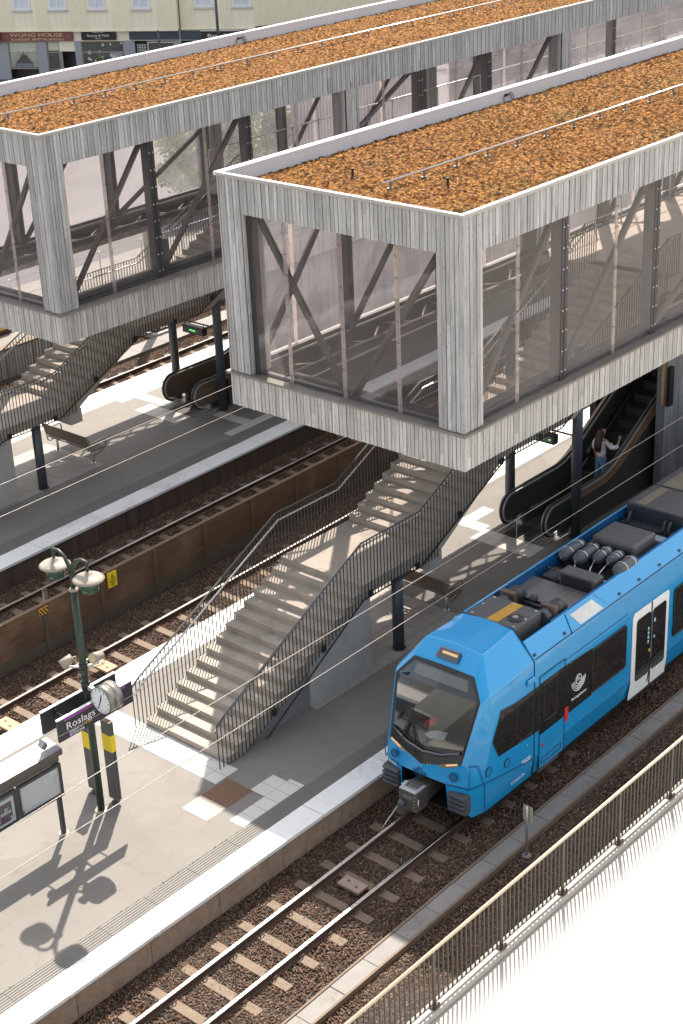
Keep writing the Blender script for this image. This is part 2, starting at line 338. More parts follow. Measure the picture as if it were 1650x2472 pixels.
# ------------------------------------------------------------------ camera, light, sky
def setup():
    yaw,pit,rol=0.73616844,0.44011645,-0.04586444
    f=Vector((math.cos(yaw)*math.cos(pit),math.sin(yaw)*math.cos(pit),-math.sin(pit)))
    r=f.cross(Vector((0,0,1))).normalized();u=r.cross(f)
    r2=r*math.cos(rol)+u*math.sin(rol);u2=-r*math.sin(rol)+u*math.cos(rol)
    cam=bpy.data.cameras.new('camera');o=bpy.data.objects.new('camera',cam);COL.objects.link(o)
    o.matrix_world=Matrix(((r2.x,u2.x,-f.x,0),(r2.y,u2.y,-f.y,0),(r2.z,u2.z,-f.z,17.5),(0,0,0,1)))
    cam.sensor_fit='HORIZONTAL';cam.sensor_width=36;cam.lens=3921.59/1650*36
    cam.clip_start=.05;cam.clip_end=1500
    cam.dof.use_dof=True;cam.dof.focus_distance=34;cam.dof.aperture_fstop=3.7
    scene.camera=o
    w=bpy.data.worlds.new('World');scene.world=w;w.use_nodes=True
    nt=w.node_tree;bg=nt.nodes['Background'];sk=nt.nodes.new('ShaderNodeTexSky');sk.sky_type='NISHITA';sk.sun_disc=False
    el,az=math.radians(52.8),math.radians(36.8)
    sk.sun_elevation=el;sk.sun_rotation=math.radians(90)-az;sk.air_density=1.2;sk.dust_density=2.0;sk.ozone_density=1.0
    hs=nt.nodes.new('ShaderNodeHueSaturation');hs.inputs['Saturation'].default_value=.38;nt.links.new(sk.outputs[0],hs.inputs['Color']);wm=nt.nodes.new('ShaderNodeMix');wm.data_type='RGBA';wm.blend_type='MULTIPLY';wm.inputs[0].default_value=1;wm.inputs[7].default_value=(1.02,1.0,.98,1);nt.links.new(hs.outputs[0],wm.inputs[6]);nt.links.new(wm.outputs[2],bg.inputs[0]);bg.inputs[1].default_value=.112
    l=bpy.data.lights.new('sun','SUN');l.energy=3.8;l.angle=math.radians(.53);l.color=(1,.925,.825)
    so=bpy.data.objects.new('sun',l);COL.objects.link(so)
    d=Vector((math.cos(el)*math.cos(az),math.cos(el)*math.sin(az),math.sin(el)))
    so.rotation_euler=d.to_track_quat('Z','Y').to_euler();so.location=d*60
    scene.view_settings.view_transform='Standard';scene.view_settings.look='None';scene.view_settings.gamma=1
    scene.view_settings.exposure=1.5
    try:
        scene.cycles.max_bounces=10;scene.cycles.transparent_max_bounces=24;scene.cycles.caustics_reflective=False;scene.cycles.caustics_refractive=False
    except Exception:pass
setup()

KS=.022
def sk_(x,y):
    t=min(1,max(0,(y-22)/3.5));t=t*t*(3-2*t);return y+KS*(x-22)*t
def bend(p): return Vector((p.x,sk_(p.x,p.y),p.z))
def strip(name,mat,x0,x1,y0,y1,z,th=.05,step=0,gap=.006,tilt=0,parent=None,bev=0,warpit=True):
    """flat strip laid along the track; step>0 splits it in slabs with open joints"""
    b=MB();x=x0
    while x<x1-.01:
        e=min(x1,x+step) if step else x1
        dz=random.uniform(-.0035,.0035) if step else 0
        b.box(x+(gap/2 if step else 0),e-(gap/2 if step else 0),y0,y1,z-th,z+dz)
        x=e
    if warpit:
        b2=MB();b2.v=b.v;b2.f=b.f;b2.mi=b.mi;b=b2;b.warp(bend)
    return b.build(name,mat,parent,bevel=bev)

def ground():
    XA,XB=-25,130
    b=MB();b.poly([(-400,-400,-1.1),(500,-400,-1.1),(500,500,-1.1),(-400,500,-1.1)]);struct(b.build('ground',M['pave']))
    # ballast bed: a lightly uneven sheet
    b=MB();xs=[XA]+[8+.5*i for i in range(96)]+[XB];ys=[12.25+.4*i for i in range(73)]
    for x in xs:
        for y in ys:
            h=.03*noise.noise((x*.7,y*.7,0))+(0.05*max(0,1-abs(y-12.4)/.8))
            b.v.append((x,y,-.625+h))
    ny=len(ys)
    for i in range(len(xs)-1):
        for j in range(ny-1):
            b.f.append((i*ny+j,(i+1)*ny+j,(i+1)*ny+j+1,i*ny+j+1));b.mi.append(0)
    struct(b.build('ballast_bed',M['bed']))
    # ---- platform A
    def platform(name,ya,yb,near_in,tac,far_in,dx):
        b=MB();b.box(XA,XB,ya+.06,yb-.06,-.64,-.02);b.warp(bend)
        core=struct(b.build(name+'_core',M['asphalt']))
        # asphalt surface
        strip_o=struct(strip(name+'_asphalt',M['asphalt'],XA,XB,tac,far_in,0,.03))
        return core
    # front platform: y 16.8 .. 23.7
    b=MB();b.box(XA,XB,16.86,23.6,-.66,-.035);b.warp(bend);struct(b.build('platform_body',M['asphalt']))
    struct(strip('platform_surface',M['asphalt'],XA,XB,17.62,22.95,0,.033))
    struct(strip('platform_wall',M['pwall'],XA,XB,16.82,16.858,-.075,.60,1.6,.012))
    struct(strip('platform_edge',M['edge'],XA+.62,XB,16.75,17.26,.004,.075,2.0,.012,bev=.008))
    struct(strip('tactile_base',M['tactile'],XA,XB,17.263,17.618,-.004,.03))
    b=MB()
    for k in range(6):
        y=17.285+k*.056
        x=-2.
        while x<60:
            b.box(x,x+.985,y,y+.034,-.004,.006);x+=1.0
    struct(b.build('tactile_ribs',M['tactile']))
    struct(strip('platform_edge',M['edge'],XA+.3,XB,22.955,23.66,.004,.075,2.0,.012))
    struct(strip('platform_wall',M['pwall'],XA,XB,23.604,23.64,-.075,.60,1.6,.012))
    # back platform: y 29.56 .. 36.5
    b=MB();b.box(XA,XB,29.62,36.4,-.66,-.035);b.warp(bend);struct(b.build('platform_body',M['asphalt']))
    struct(strip('platform_surface',M['asphalt'],XA,XB,30.58,35.5,0,.033))
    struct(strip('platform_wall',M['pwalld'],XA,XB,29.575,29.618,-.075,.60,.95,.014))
    struct(strip('platform_edge',M['edge'],XA+.62,XB,29.52,30.1,.004,.075,2.0,.012,bev=.008))
    struct(strip('tactile_base',M['tactile'],XA,XB,30.105,30.575,-.004,.03))
    b=MB()
    for k in range(7):
        y=30.125+k*.063;x=8.
        while x<70:
            b.box(x,x+.985,y,y+.038,-.004,.006);x+=1.0
    b.warp(bend);struct(b.build('tactile_ribs',M['tactile']))
    struct(strip('paver_strip',M['tile'],XA,XB,35.505,35.93,.0,.033,.7,.008))
    struct(strip('platform_edge',M['edge'],XA+.3,XB,35.935,36.45,.004,.075,2.0,.012))
    # ---- paving fields (sheets 4 mm above the asphalt)
    def tiles(name,mat,x0,x1,y0,y1,nx,ny,gap=.008,wp=True):
        b=MB();dx=(x1-x0)/nx;dy=(y1-y0)/ny
        for i in range(nx):
            for j in range(ny):
                b.box(x0+i*dx+gap/2,x0+(i+1)*dx-gap/2,y0+j*dy+gap/2,y0+(j+1)*dy-gap/2,-.02,.004+random.uniform(-.001,.002))
        if wp:b.warp(bend)
        return struct(b.build(name,mat))
    def field(name,mat,under,*a):
        x0,x1,y0,y1=a[:4]
        b=MB();b.box(x0,x1,y0,y1,-.02,.0015);b.warp(bend);struct(b.build('paving_joint',under));return tiles(name,mat,*a)
    for ox,oy in ((0,0),(.97,12.95)):
        field('paving_field',M['paver'],M['backing'],20.2+ox,25.05+ox,19.2+oy,21.7+oy,14,7)
        field('paving_band',M['tile'],M['backing'],28.25+ox,28.9+ox,19.68+oy,21.45+oy,2,5)
    field('paving_band',M['tilew'],M['backing'],17.1,17.72,19.0,22.95,2,12)
    b=MB();b.box(17.72,17.75,19.6,21.6,-.02,.003);struct(b.build('paving_joint',M['backing']))
    field('paving_band',M['tilew'],M['backing'],17.38,18.0,17.64,18.36,2,2);field('paving_band',M['tilew'],M['backing'],16.45,17.38,17.64,18.0,3,1);field('paving_band',M['tilew'],M['backing'],18.0,18.1,17.64,18.0,1,1)
    b=MB();b.box(16.69,17.38,18.3,18.96,-.02,.005);struct(b.build('mesh_plate',M['rustplate']))
    b=MB();b.box(16.18,16.686,18.3,18.96,-.02,.005);struct(b.build('mesh_plate',M['palemesh']))
    field('paving_band',M['tilew'],M['backing'],28.7,29.1,21.45,22.95,1,4);field('paving_band',M['tilew'],M['backing'],29.1,29.9,21.9,22.25,2,1)
    # back platform guide tiles
    field('paving_band',M['tilew'],M['backing'],29.45,31.3,35.15,35.45,4,1);field('paving_band',M['tilew'],M['backing'],29.95,30.35,33.9,35.15,1,4)
    field('paving_band',M['tile'],M['backing'],29.5,31.3,30.62,30.95,5,1);field('paving_band',M['tile'],M['backing'],30.3,30.7,30.95,32.2,1,4)
    # ---- walkway along the near track, trough lids
    b=MB();x=-6.
    while x<70:
        b.box(x+.004,x+.826,13.78,14.10,-.66,-.52+random.uniform(-.004,.004));x+=.83
    b.warp(lambda p:Vector((p.x,p.y+.012*(p.x-16),p.z)));struct(b.build('trough_walkway',M['trough'],bevel=.01))
    b=MB()
    for y0,y1 in ((13.73,13.776),(14.104,14.15)): b.box(-6,70,y0,y1,-.68,-.505)
    b.warp(lambda p:Vector((p.x,p.y+.012*(p.x-16),p.z)));struct(b.build('trough_kerb',M['sleeper'],bevel=.008))
    struct(strip('trough_walkway',M['trough'],XA,XB,39.05,39.8,-.5,.15,1.2,.012))
    # ---- pavement on the near side and the street behind
    b=MB();b.box(XA,XB,9.,12.02,-1.05,-.12);struct(b.build('pavement',M['pave']))
    b=MB();b.box(XA,XB,-30,8.99,-1.09,-.13);struct(b.build('pavement',M['pave']))
    b=MB();b.box(XA,XB,12.03,12.24,-1.0,.0);struct(b.build('kerb_wall',M['pave'],bevel=.01))
    b=MB();b.box(-60,200,41.6,190,-1.0,.35);struct(b.build('street',M['shadedstreet']))
    b=MB();b.box(-60,200,41.7,46.5,.2,.354);struct(b.build('sunlit_street_pavement',M['asphalt']))  # lighter asphalt here stands for the sunlit strip of street by the wall
ground()

# ------------------------------------------------------------------ tracks
def rail(y,x0,x1,label,group=None,k=0.,wp=True):
    prof=[(-.065,0),(.065,0),(.065,.012),(.012,.03),(.010,.1),(.034,.112),(.034,.138),(.026,.146),(-.026,.146),(-.034,.138),(-.034,.112),(-.010,.1),(-.012,.03),(-.065,.012)]
    n=len(prof);b=MB();xs=[x0+(x1-x0)*i/24 for i in range(25)]
    fn=(lambda x:sk_(x,y)) if wp else (lambda x:y+k*(x-15))
    for x in xs:
        for a,z in prof:b.v.append((x,fn(x)+a,-.615+z))
    for i in range(24):
        for q in range(n):
            b.f.append((i*n+q,i*n+(q+1)%n,(i+1)*n+(q+1)%n,(i+1)*n+q));b.mi.append(1 if q in (6,7,8) else 0)
    o=b.build('rail',[M['rust'],M['polish']]);return tag(o,label,'rail',group)
def sleeper(loc,label,group,k=0):
    t=thing('sleeper',loc,label,'railway sleeper',group)
    b=MB();x,y,z=loc
    b.prism([(-.11,-.16),(.11,-.16),(.095,.0),(-.095,.0)],'y',-.87,.87);b.warp(lambda p:p+Vector((x,y,z)))
    b.build('sleeper_body',M['sleeper'],t,bevel=.012)
    for s in (-1,1):
        for q in (-1,1):
            c=MB();yy=y+s*.445+q*.085
            c.path([(x-.045,yy,z+.0),(x-.05,yy,z+.045),(x,yy+.02*q,z+.06),(x+.05,yy,z+.045),(x+.045,yy-.02*q,z+.012)],.011,6)
            c.build('rail_clip',M['rust'],t)
    return t
def tracks():
    LB={1:'near track beside the train',2:'track between the front platform and the brown fence',3:'track behind the brown fence',4:'farthest track by the board retaining wall'}
    for i,(yc,x0,x1,wp) in {1:(15.5,-20,70,False),2:(24.78,-20,90,True),3:(28.22,-20,90,True),4:(37.55,-20,90,True)}.items():
        for s in (-1,1):
            nm={(1,-1):'polished steel rail of the near track, on the walkway side',(1,1):'polished steel rail of the near track, on the platform side',
                (2,1):'steel rail nearest the brown fence, shining in the sun',(2,-1):'steel rail tucked under the far edge of the front platform',
                (3,1):'dark steel rail below the wall of the back platform',(3,-1):'steel rail hidden close behind the brown fence',
                (4,1):'rusty rail of the farthest track, on the walkway side',(4,-1):'rail of the farthest track hidden under the back platform edge'}[(i,s)]
            rail(yc+s*.46,x0,x1,nm,None,.012,wp)
    specs=[(1,15.5,12.25,.70,16,.012,False),(2,24.78,12.17,.70,22,0,True),(3,28.22,17.,.70,24,0,True),(4,37.55,28.,.70,18,0,True)]
    for i,yc,xs,st,n,k,wp in specs:
        first=None;g='concrete sleepers of the '+LB[i];lab={1:'concrete sleeper under the near track in front of the blue train',2:'concrete sleeper in the ballast between the front platform and the brown fence',3:'concrete sleeper in shaded ballast behind the brown fence',4:'concrete sleeper beside the board retaining wall of the farthest track'}[i]
        for q in range(n):
            x=xs+q*st+random.uniform(-.02,.02);y=yc+k*(x-15) if not wp else sk_(x,yc)
            L=(x,y,-.59+random.uniform(-.008,.004))
            if first is None:first=sleeper(L,lab,g);f0=Vector(L)
            else:dup(first,Vector(L)-f0)
    # track-side plates
    def plate(name,c,d,mat,label,cat,holes=True):
        t=thing(name,c,label,cat)
        b=MB();b.cbox((c[0],c[1],c[2]),d);b.build('plate_body',mat,t,bevel=.012)
        if holes:
            for s in (-1,1):
                h=MB();h.lathe((c[0]+s*.03,c[1]+s*d[1]*.22,c[2]+d[2]/2-.002),[(.028,0),(.028,.006),(.018,.007)],12);h.build('bolt',M['rust'],t)
        return t
    plate('balise',(16.93,15.48,-.53),(.28,.5,.06),plain('balise_pink',(.27,.19,.155),.7),'pinkish transponder plate lying between the rails of the near track','track transponder')
    t2=plain('board_tan',(.36,.235,.15),.75,var=.12)
    plate('crossing_board',(19.2,24.57,-.43),(.33,.52,.06),t2,'tan board with two holes on the ballast right of the lamp post','track board')
    plate('crossing_board',(16.4,24.4,-.43),(.33,.52,.06),t2,'tan board with two holes on the ballast at the left picture edge','track board')
tracks()
def gravel():
    # loose stones scattered on the bed (one object, instanced stones)
    proto=[]
    coll=bpy.data.collections.new('stones')
    bm=bmesh.new();bmesh.ops.create_icosphere(bm,subdivisions=1,radius=.5)
    for v in bm.verts:v.co=v.co*random.uniform(.62,1.2)
    me=bpy.data.meshes.new('stone');bm.to_mesh(me);bm.free();me.materials.append(M['stone'])
    area=MB()
    def patch(x0,x1,y0,y1,z=-.612,wp=True,holes=()):
        n=40
        for i in range(n):
            a=x0+(x1-x0)*i/n;c=x0+(x1-x0)*(i+1)/n
            q=[Vector((a,y0,z)),Vector((c,y0,z)),Vector((c,y1,z)),Vector((a,y1,z))]
            if wp:q=[bend(p) for p in q]
            area.poly(q)
    patch(10.5,28,14.22,16.80,wp=False);patch(13,28,12.27,13.72,wp=False)
    patch(15,30,23.7,26.3);patch(18,34,26.6,29.5);patch(29,44,36.6,39.0);patch(28,44,39.85,41.3)
    o=area.build('ballast_gravel',M['stone'],recalc=False);struct(o,'stuff')
    for p in o.data.polygons:
        if p.normal.z<0:p.flip()
    ng=bpy.data.node_groups.new('scatter','GeometryNodeTree')
    ng.interface.new_socket('Geometry',in_out='INPUT',socket_type='NodeSocketGeometry');ng.interface.new_socket('Geometry',in_out='OUTPUT',socket_type='NodeSocketGeometry')
    nn=ng.nodes;gi=nn.new('NodeGroupInput');go=nn.new('NodeGroupOutput')
    ds=nn.new('GeometryNodeDistributePointsOnFaces');ds.inputs['Density'].default_value=760
    ic=nn.new('GeometryNodeMeshIcoSphere');ic.inputs['Radius'].default_value=.5;ic.inputs['Subdivisions'].default_value=1
    sp=nn.new('GeometryNodeSetPosition');nv=nn.new('ShaderNodeTexNoise') if False else nn.new('FunctionNodeRandomValue');nv.data_type='FLOAT_VECTOR'
    nv.inputs[0].default_value=(-.17,-.17,-.17);nv.inputs[1].default_value=(.17,.17,.17)
    ng.links.new(ic.outputs[0],sp.inputs['Geometry']);ng.links.new(nv.outputs[0],sp.inputs['Offset'])
    sm=nn.new('GeometryNodeSetMaterial');sm.inputs['Material'].default_value=M['stone'];ng.links.new(sp.outputs[0],sm.inputs[0])
    ip=nn.new('GeometryNodeInstanceOnPoints')
    rs=nn.new('FunctionNodeRandomValue');rs.data_type='FLOAT_VECTOR';rs.inputs[0].default_value=(.020,.020,.018);rs.inputs[1].default_value=(.056,.050,.042)
    rr=nn.new('FunctionNodeRandomValue');rr.data_type='FLOAT_VECTOR';rr.inputs[0].default_value=(0,0,0);rr.inputs[1].default_value=(6.28,6.28,6.28)
    ng.links.new(gi.outputs[0],ds.inputs['Mesh']);ng.links.new(ds.outputs['Points'],ip.inputs['Points']);ng.links.new(sm.outputs[0],ip.inputs['Instance'])
    ng.links.new(rs.outputs[0],ip.inputs['Scale']);ng.links.new(rr.outputs[0],ip.inputs['Rotation'])
    ng.links.new(ip.outputs[0],go.inputs[0])
    md=o.modifiers.new('scatter','NODES');md.node_group=ng
gravel()
# ------------------------------------------------------------------ glazed concourse buildings
BW=.099
def boards(b,face,u0,u1,z0,z1,f,thick=(.023,.031),w=BW,gap=.017,split=.12):
    """vertical boards on a face; face 'x-'/'y-'/'y+'/'x+', f the backing plane"""
    u=u0;i=0
    while u<u1-.012:
        e=min(u1,u+w+(random.uniform(-.012,.012)));t=thick[0] if i%2 else thick[1]
        t+=random.uniform(-.003,.003)
        cuts=[z0,z1]
        if random.random()<split:cuts=[z0,random.uniform(z0+.2*(z1-z0),z0+.8*(z1-z0)),z1]
        for a,c in zip(cuts,cuts[1:]):
            c2=c-.003 if c!=z1 else c
            if face=='x-':b.box(f-t,f,u+gap/2,e-gap/2,a,c2)
            elif face=='x+':b.box(f,f+t,u+gap/2,e-gap/2,a,c2)
            elif face=='y-':b.box(u+gap/2,e-gap/2,f-t,f,a,c2)
            else:b.box(u+gap/2,e-gap/2,f,f+t,a,c2)
        u=e;i+=1
M['bracket']=plain('roof_bracket',(.20,.19,.18),.5,metal=.3)
def concourse(x0,y0,y1,xe,cols,label,rl,zz=(9.87,9.08,5.62,4.85),FZ=5.60):
    """x0: front face, y0/y1: side faces, cols: clad columns along the side [(xa,xb)]"""
    ZT,ZF,ZL,ZB=zz
    cw=.61
    t=thing('glazed_concourse',(x0,y0,ZB),label,'station building')
    i=.045 # boards stand proud of this inset
    X,Ya,Yb=x0+i,y0+i,y1-i
    # backing of fascia and base band
    b=MB()
    for z0,z1 in ((ZF+.01,ZT-.08),(ZB+.01,ZL-.06)):
        b.box(X,X+.10,Ya,Yb,z0,z1);b.box(X+.101,xe,Ya,Ya+.10,z0,z1);b.box(X+.101,xe,Yb-.10,Yb,z0,z1)
    b.build('cladding_backing',M['backing'],t)
    for args in (('x-',Ya+cw-.03,Yb-cw+.03,ZF,ZT-.06,X),('y-',X+cw-.03,xe,ZF,ZT-.06,Ya),('y+',X+cw-.03,xe,ZF,ZT-.06,Yb)):
        b=MB();boards(b,*args);b.build('fascia_boards',M['wood'],t)
    b=MB();boards(b,'x-',Ya-.03,Yb+.03,ZB,ZL-.05,X);boards(b,'y-',X-.03,xe,ZB,ZL-.05,Ya);boards(b,'y+',X-.03,xe,ZB,ZL-.05,Yb)
    boards(b,'x+',Ya+.14,Yb-.14,ZB,ZL-.1,X+.101);boards(b,'y-',X+.15,xe,ZB,ZL-.1,Yb-.101);boards(b,'y+',X+.15,xe,ZB,ZL-.1,Ya+.101)
    b.build('base_boards',M['wood2'],t)
    # corner columns run the whole height
    for s in (0,1):
        c=t and MB()
        ya,yb=(Ya,Ya+cw-.03) if s==0 else (Yb-cw+.03,Yb)
        c.box(X+.005,X+cw-.03,ya+.005,yb-.005,ZL+.003,ZF)
        o=c.build('corner_column',M['backing'],t)
        c=MB();boards(c,'x-',ya-.03*(s==0),yb+.03*(s==1),ZL+.012,ZT-.06,X,split=.6)
        if s==0:boards(c,'y-',X-.03,X+cw-.03,ZL+.012,ZT-.06,ya,split=.6);boards(c,'y+',X-.0,X+cw-.03,ZL+.012,ZF-.005,yb,split=.6)
        else:boards(c,'y+',X-.03,X+cw-.03,ZL+.012,ZF,yb,split=.6);boards(c,'y-',X,X+cw-.03,ZL+.012,ZF-.005,ya,split=.6)
        boards(c,'x+',ya+.01,yb-.01,ZL+.012,ZF-.005,X+cw-.03,split=.6)
        c.build('column_boards',M['wood'],o)
    for xa,xb in cols:
        c=MB();c.box(xa+.03,xb-.03,Ya+.005,Ya+.5,ZL+.003,ZF);o=c.build('clad_column',M['backing'],t)
        c=MB();boards(c,'y-',xa+.03,xb-.03,ZL+.012,ZF-.002,Ya+.005);boards(c,'x-',Ya+.03,Ya+.5,ZL+.012,ZF-.002,xa+.03);c.build('column_boards',M['wood'],o)
        c=MB();c.box(xa+.03,xb-.03,Yb-.5,Yb-.005,ZL+.003,ZF);o=c.build('clad_column',M['backing'],t)
        c=MB();boards(c,'y+',xa+.03,xb-.03,ZL+.012,ZF-.002,Yb-.005);boards(c,'y-',xa+.03,xb-.03,ZL+.012,ZF-.002,Yb-.5);c.build('column_boards',M['wood'],o)
    # ledge
    b=MB()
    def lp(a0,a1,c0,c1):b.box(a0,a1,c0,c1,ZL-.048,ZL)
    x=x0-.055
    seg=[x0-.055,x0+2.4]
    while seg[-1]<xe:seg.append(seg[-1]+3.0)
    for a,c in zip(seg,seg[1:]):
        lp(a+.002,min(c,xe)-.002,y0-.055,y0+.36);lp(a+.002,min(c,xe)-.002,y1-.36,y1+.055)
    n=4
    for k in range(n):
        a=y0+.361+(y1-y0-.722)*k/n;c=y0+.361+(y1-y0-.722)*(k+1)/n
        lp(x0-.055,x0+.36,a+.002,c-.002)
    b.build('sill_ledge',M['ledge'],t)
    # roof
    b=MB();b.box(X+.11,xe,Ya+.11,Yb-.11,ZF+.05,ZT-.53);b.build('roof_slab',M['steelbr'],t)
    # coping on the front and the near side, white parapet on the far side
    b=MB()
    def cop(k0,k1,c0,c1):b.box(k0,k1,c0,c1,ZT-.07,ZT)
    yy=y0-.02
    n=3
    for k in range(n):cop(x0-.025,x0+.085,y0-.02+(y1-y0-.02)*k/n+.001,y0-.02+(y1-y0-.02)*(k+1)/n-.001)
    xx=x0+.086
    while xx<xe:
        e=min(xe,xx+2.9);cop(xx+.001,e-.001,y0-.02,y0+.09);xx=e
    b.build('roof_coping',M['coping'],t,bevel=.006)
    b=MB();xx=x0-.025
    while xx<xe:
        e=min(xe,xx+4.2);b.box(max(xx,x0+.09)+.0015,e-.0015,y1-.16,y1-.048,ZT-.5,ZT-.071);b.box(xx+.0015,e-.0015,y1-.16,y1+.025,ZT-.07,ZT+.005);xx=e
    b.build('roof_parapet',M['parapet'],t,bevel=.006)
    # sedum sheet, sloping to the far side
    sx0,sx1,sy0,sy1=x0+.087,xe,y0+.092,y1-.162
    st=.045 if y0<20 else .06
    nx,nyy=int((min(sx1,x0+26)-sx0)/st),int((sy1-sy0)/st)
    b=MB()
    for a in range(nx+1):
        for c in range(nyy+1):
            px=sx0+(min(sx1,x0+26)-sx0)*a/nx;py=sy0+(sy1-sy0)*c/nyy
            h=.035*noise.noise((px*8,py*8,1.3))+.05*noise.noise((px*14,py*14,4.))+.02*noise.noise((px*1.5,py*1.5,7))
            e=min(px-sx0,py-sy0,.12)/.12
            b.v.append((px,py,ZT-.035-.27*(py-sy0)/(sy1-sy0)+h*max(.0,e)-.03*(1-e)))
    for a in range(nx):
        for c in range(nyy):
            q=a*(nyy+1)+c;b.f.append((q,q+nyy+1,q+nyy+2,q+1));b.mi.append(0)
    if sx1>x0+26:
        b.add([(x0+26,sy0,ZT-.04),(sx1,sy0,ZT-.04),(sx1,sy1,ZT-.305),(x0+26,sy1,ZT-.305)],[(0,1,2,3)])
    b.build('sedum_roof',M['sedum'],t,recalc=False)
    # glazing
    G=.17 # glass plane inset
    pxs=[x0+3.52+3.455*k for k in range(12)];fxs=[x0+1.93+3.45*k for k in range(12)]
    if len(cols)>0:
        c0=cols[0][1];c1=cols[1][0] if len(cols)>1 else xe
        pxs=[x0+3.52,x0+7.0]+[c0+2.9,c0+6.3]+([cols[1][1]+2.7] if len(cols)>1 else [])
        fxs=[x0+1.93,x0+5.40,x0+8.85]+[c0+1.2,c0+4.6,c0+8.0]+([cols[1][1]+1.1,cols[1][1]+4.5] if len(cols)>1 else [])
    edges=sorted([x0+cw]+pxs+fxs+[c for ab in cols for c in ab]+[xe])
    def inside_col(m):return any(a<m<c for a,c in cols)
    def post(x,y,sgn,o=None):
        b=MB();b.box(x-.085,x+.085,y+(.02 if sgn>0 else -.27),y+(.27 if sgn>0 else -.02),ZL+.003,ZF+.05);b.box(x-.11,x-.012,y-.012,y+.012,ZL+.003,ZF+.03);b.box(x+.012,x+.11,y-.012,y+.012,ZL+.003,ZF+.03)
        o=b.build('steel_post',M['steel'],t)
        b=MB();z=ZL+.2
        while z<ZF:
            for s in (-1,1):b.lathe((x+s*.062,y-sgn*.013,z),[(.021,0),(.021,-sgn*.014),(.012,-sgn*.022)],8,'y')
            z+=.43
        b.build('bolt',M['alu'],o)
    def fin(x,y,sgn):
        b=MB();b.box(x-.045,x+.045,y-.014,y+.014,ZL+.003,ZF+.03);o=b.build('glazing_fin',M['fin'],t)
        b=MB();z=ZL+.18
        while z<ZF:
            for s in (-1,1):b.lathe((x+s*.028,y-sgn*.015,z),[(.013,0),(.013,-sgn*.012)],6,'y')
            z+=.43
        b.build('bolt',M['steel'],o)
    for y,sgn in ((y0+G,1),(y1-G,-1)):
        for x in pxs:post(x,y,sgn)
        for x in fxs:fin(x,y,sgn)
        for a,c in zip(edges,edges[1:]):
            if inside_col((a+c)/2) or c-a<.1:continue
            b=MB();yy=y+(.0 if sgn>0 else 0);b.box(a+.006,c-.006,yy-.006,yy+.006,ZL+.02,ZF+.02);b.build('glass_pane',M['glass'] if sgn>0 else M['glassfar'],t)
        # diagonals lean the same way in every bay
        marks=[x0+cw-.1]+pxs
        if len(cols)>0:marks=sorted([x0+cw-.15,x0+3.52,x0+7.0]+[cols[0][1]+2.9,cols[0][1]+6.3]+([cols[1][0]] if len(cols)>1 else []))
        for k,(a,c) in enumerate(zip(marks,marks[1:])):
            if c-a<2:continue
            b=MB();b.tube((a+.12,y+sgn*.16,ZL+.03),(c-.12,y+sgn*.16,ZF+.04),.075,10);b.build('diagonal_brace',M['steelbr'],t)
        # bottom channel and chord
        b=MB();b.box(x0+.4,xe,y+(.03 if sgn>0 else -.13),y+(.13 if sgn>0 else -.03),ZL+.001,ZL+.09);
        if sgn>0 and y0>25:b.box(x0+.45,xe,y+.20,y+.34,ZL-.04,ZL+.20)
        b.build('bottom_channel',M['steel'],t)
        b=MB();b.tube((x0+.55,y+sgn*.75,ZL-.25),(xe,y+sgn*.75,ZL-.25),.11,12);b.box(x0+.4,xe,y+sgn*.14-.05,y+sgn*.14+.05,ZL-.45,ZL-.06)
        b.build('edge_chord',M['steelbr'],t)
        for k in range(9):
            xx=x0+1.1+k*1.73
            if xx>x0+11:break
            b=MB();b.tube((xx,y+sgn*.18,ZL-.2),(xx+(.86),y+sgn*.72,ZL-.25),.035,8);b.tube((xx+.86,y+sgn*.72,ZL-.25),(xx+1.7,y+sgn*.18,ZL-.2),.035,8);b.build('floor_bracing',M['steelbr'],t)
    # front glazing
    X2=x0+G
    fy=[y0+1.71,y0+3.13,y0+4.60];ed=[y0+cw]+fy+[y1-cw]
    for a,c in zip(ed,ed[1:]):
        b=MB();b.box(X2-.006,X2+.006,a+.006,c-.006,ZL+.02,ZF+.02);b.build('glass_pane',M['glass'],t)
    for y in fy:
        b=MB();b.box(X2-.014,X2+.014,y-.045,y+.045,ZL+.003,ZF+.03);o=b.build('glazing_fin',M['fin'],t)
        b=MB();z=ZL+.18
        while z<ZF:
            for s in (-1,1):b.lathe((X2-.015,y+s*.028,z),[(.013,0),(.013,-.012)],6,'x')
            z+=.43
        b.build('bolt',M['steel'],o)
    b=MB();b.box(X2-.03,X2+.2,y1-cw-.14,y1-cw+.02,ZL+.003,ZF+.02);b.build('steel_post',M['steel'],t)
    ym=fy[1]
    for a in (y1-cw-.15,y0+cw+.1):
        b=MB();b.tube((X2+.16,a,ZF+.02),(X2+.16,ym+(.1 if a>ym else -.1),ZL+.03),.075,10);b.build('diagonal_brace',M['steelbr'],t)
    b=MB();b.box(X2+.03,X2+.13,y0+.4,y1-.4,ZL+.001,ZL+.07);b.build('bottom_channel',M['steel'],t)
    b=MB();b.tube((x0+1.0,y0+.9,ZL-.25),(x0+1.0,y1-.9,ZL-.25),.10,12)
    for a,c in ((y0+.9,y0+3.1),(y1-.9,y0+3.1)):b.tube((x0+1.0,a,ZL-.25),(x0+.3,c,ZL-.22),.04,8)
    b.build('edge_chord',M['steelbr'],t)
    # floor deck and back wall
    fx=x0+10.67
    b=MB();b.box(fx,xe,y0+.45,y1-.45,FZ-.3,FZ);b.build('floor_deck',M['conc2'],t)
    b=MB();b.box(xe-.2,xe,Ya+.2,Yb-.2,ZL,ZF);b.build('end_wall',M['roofdark'],t)
    # guard rail round the stair opening and hand rail along the far glass
    b=MB();ys=y0+.95
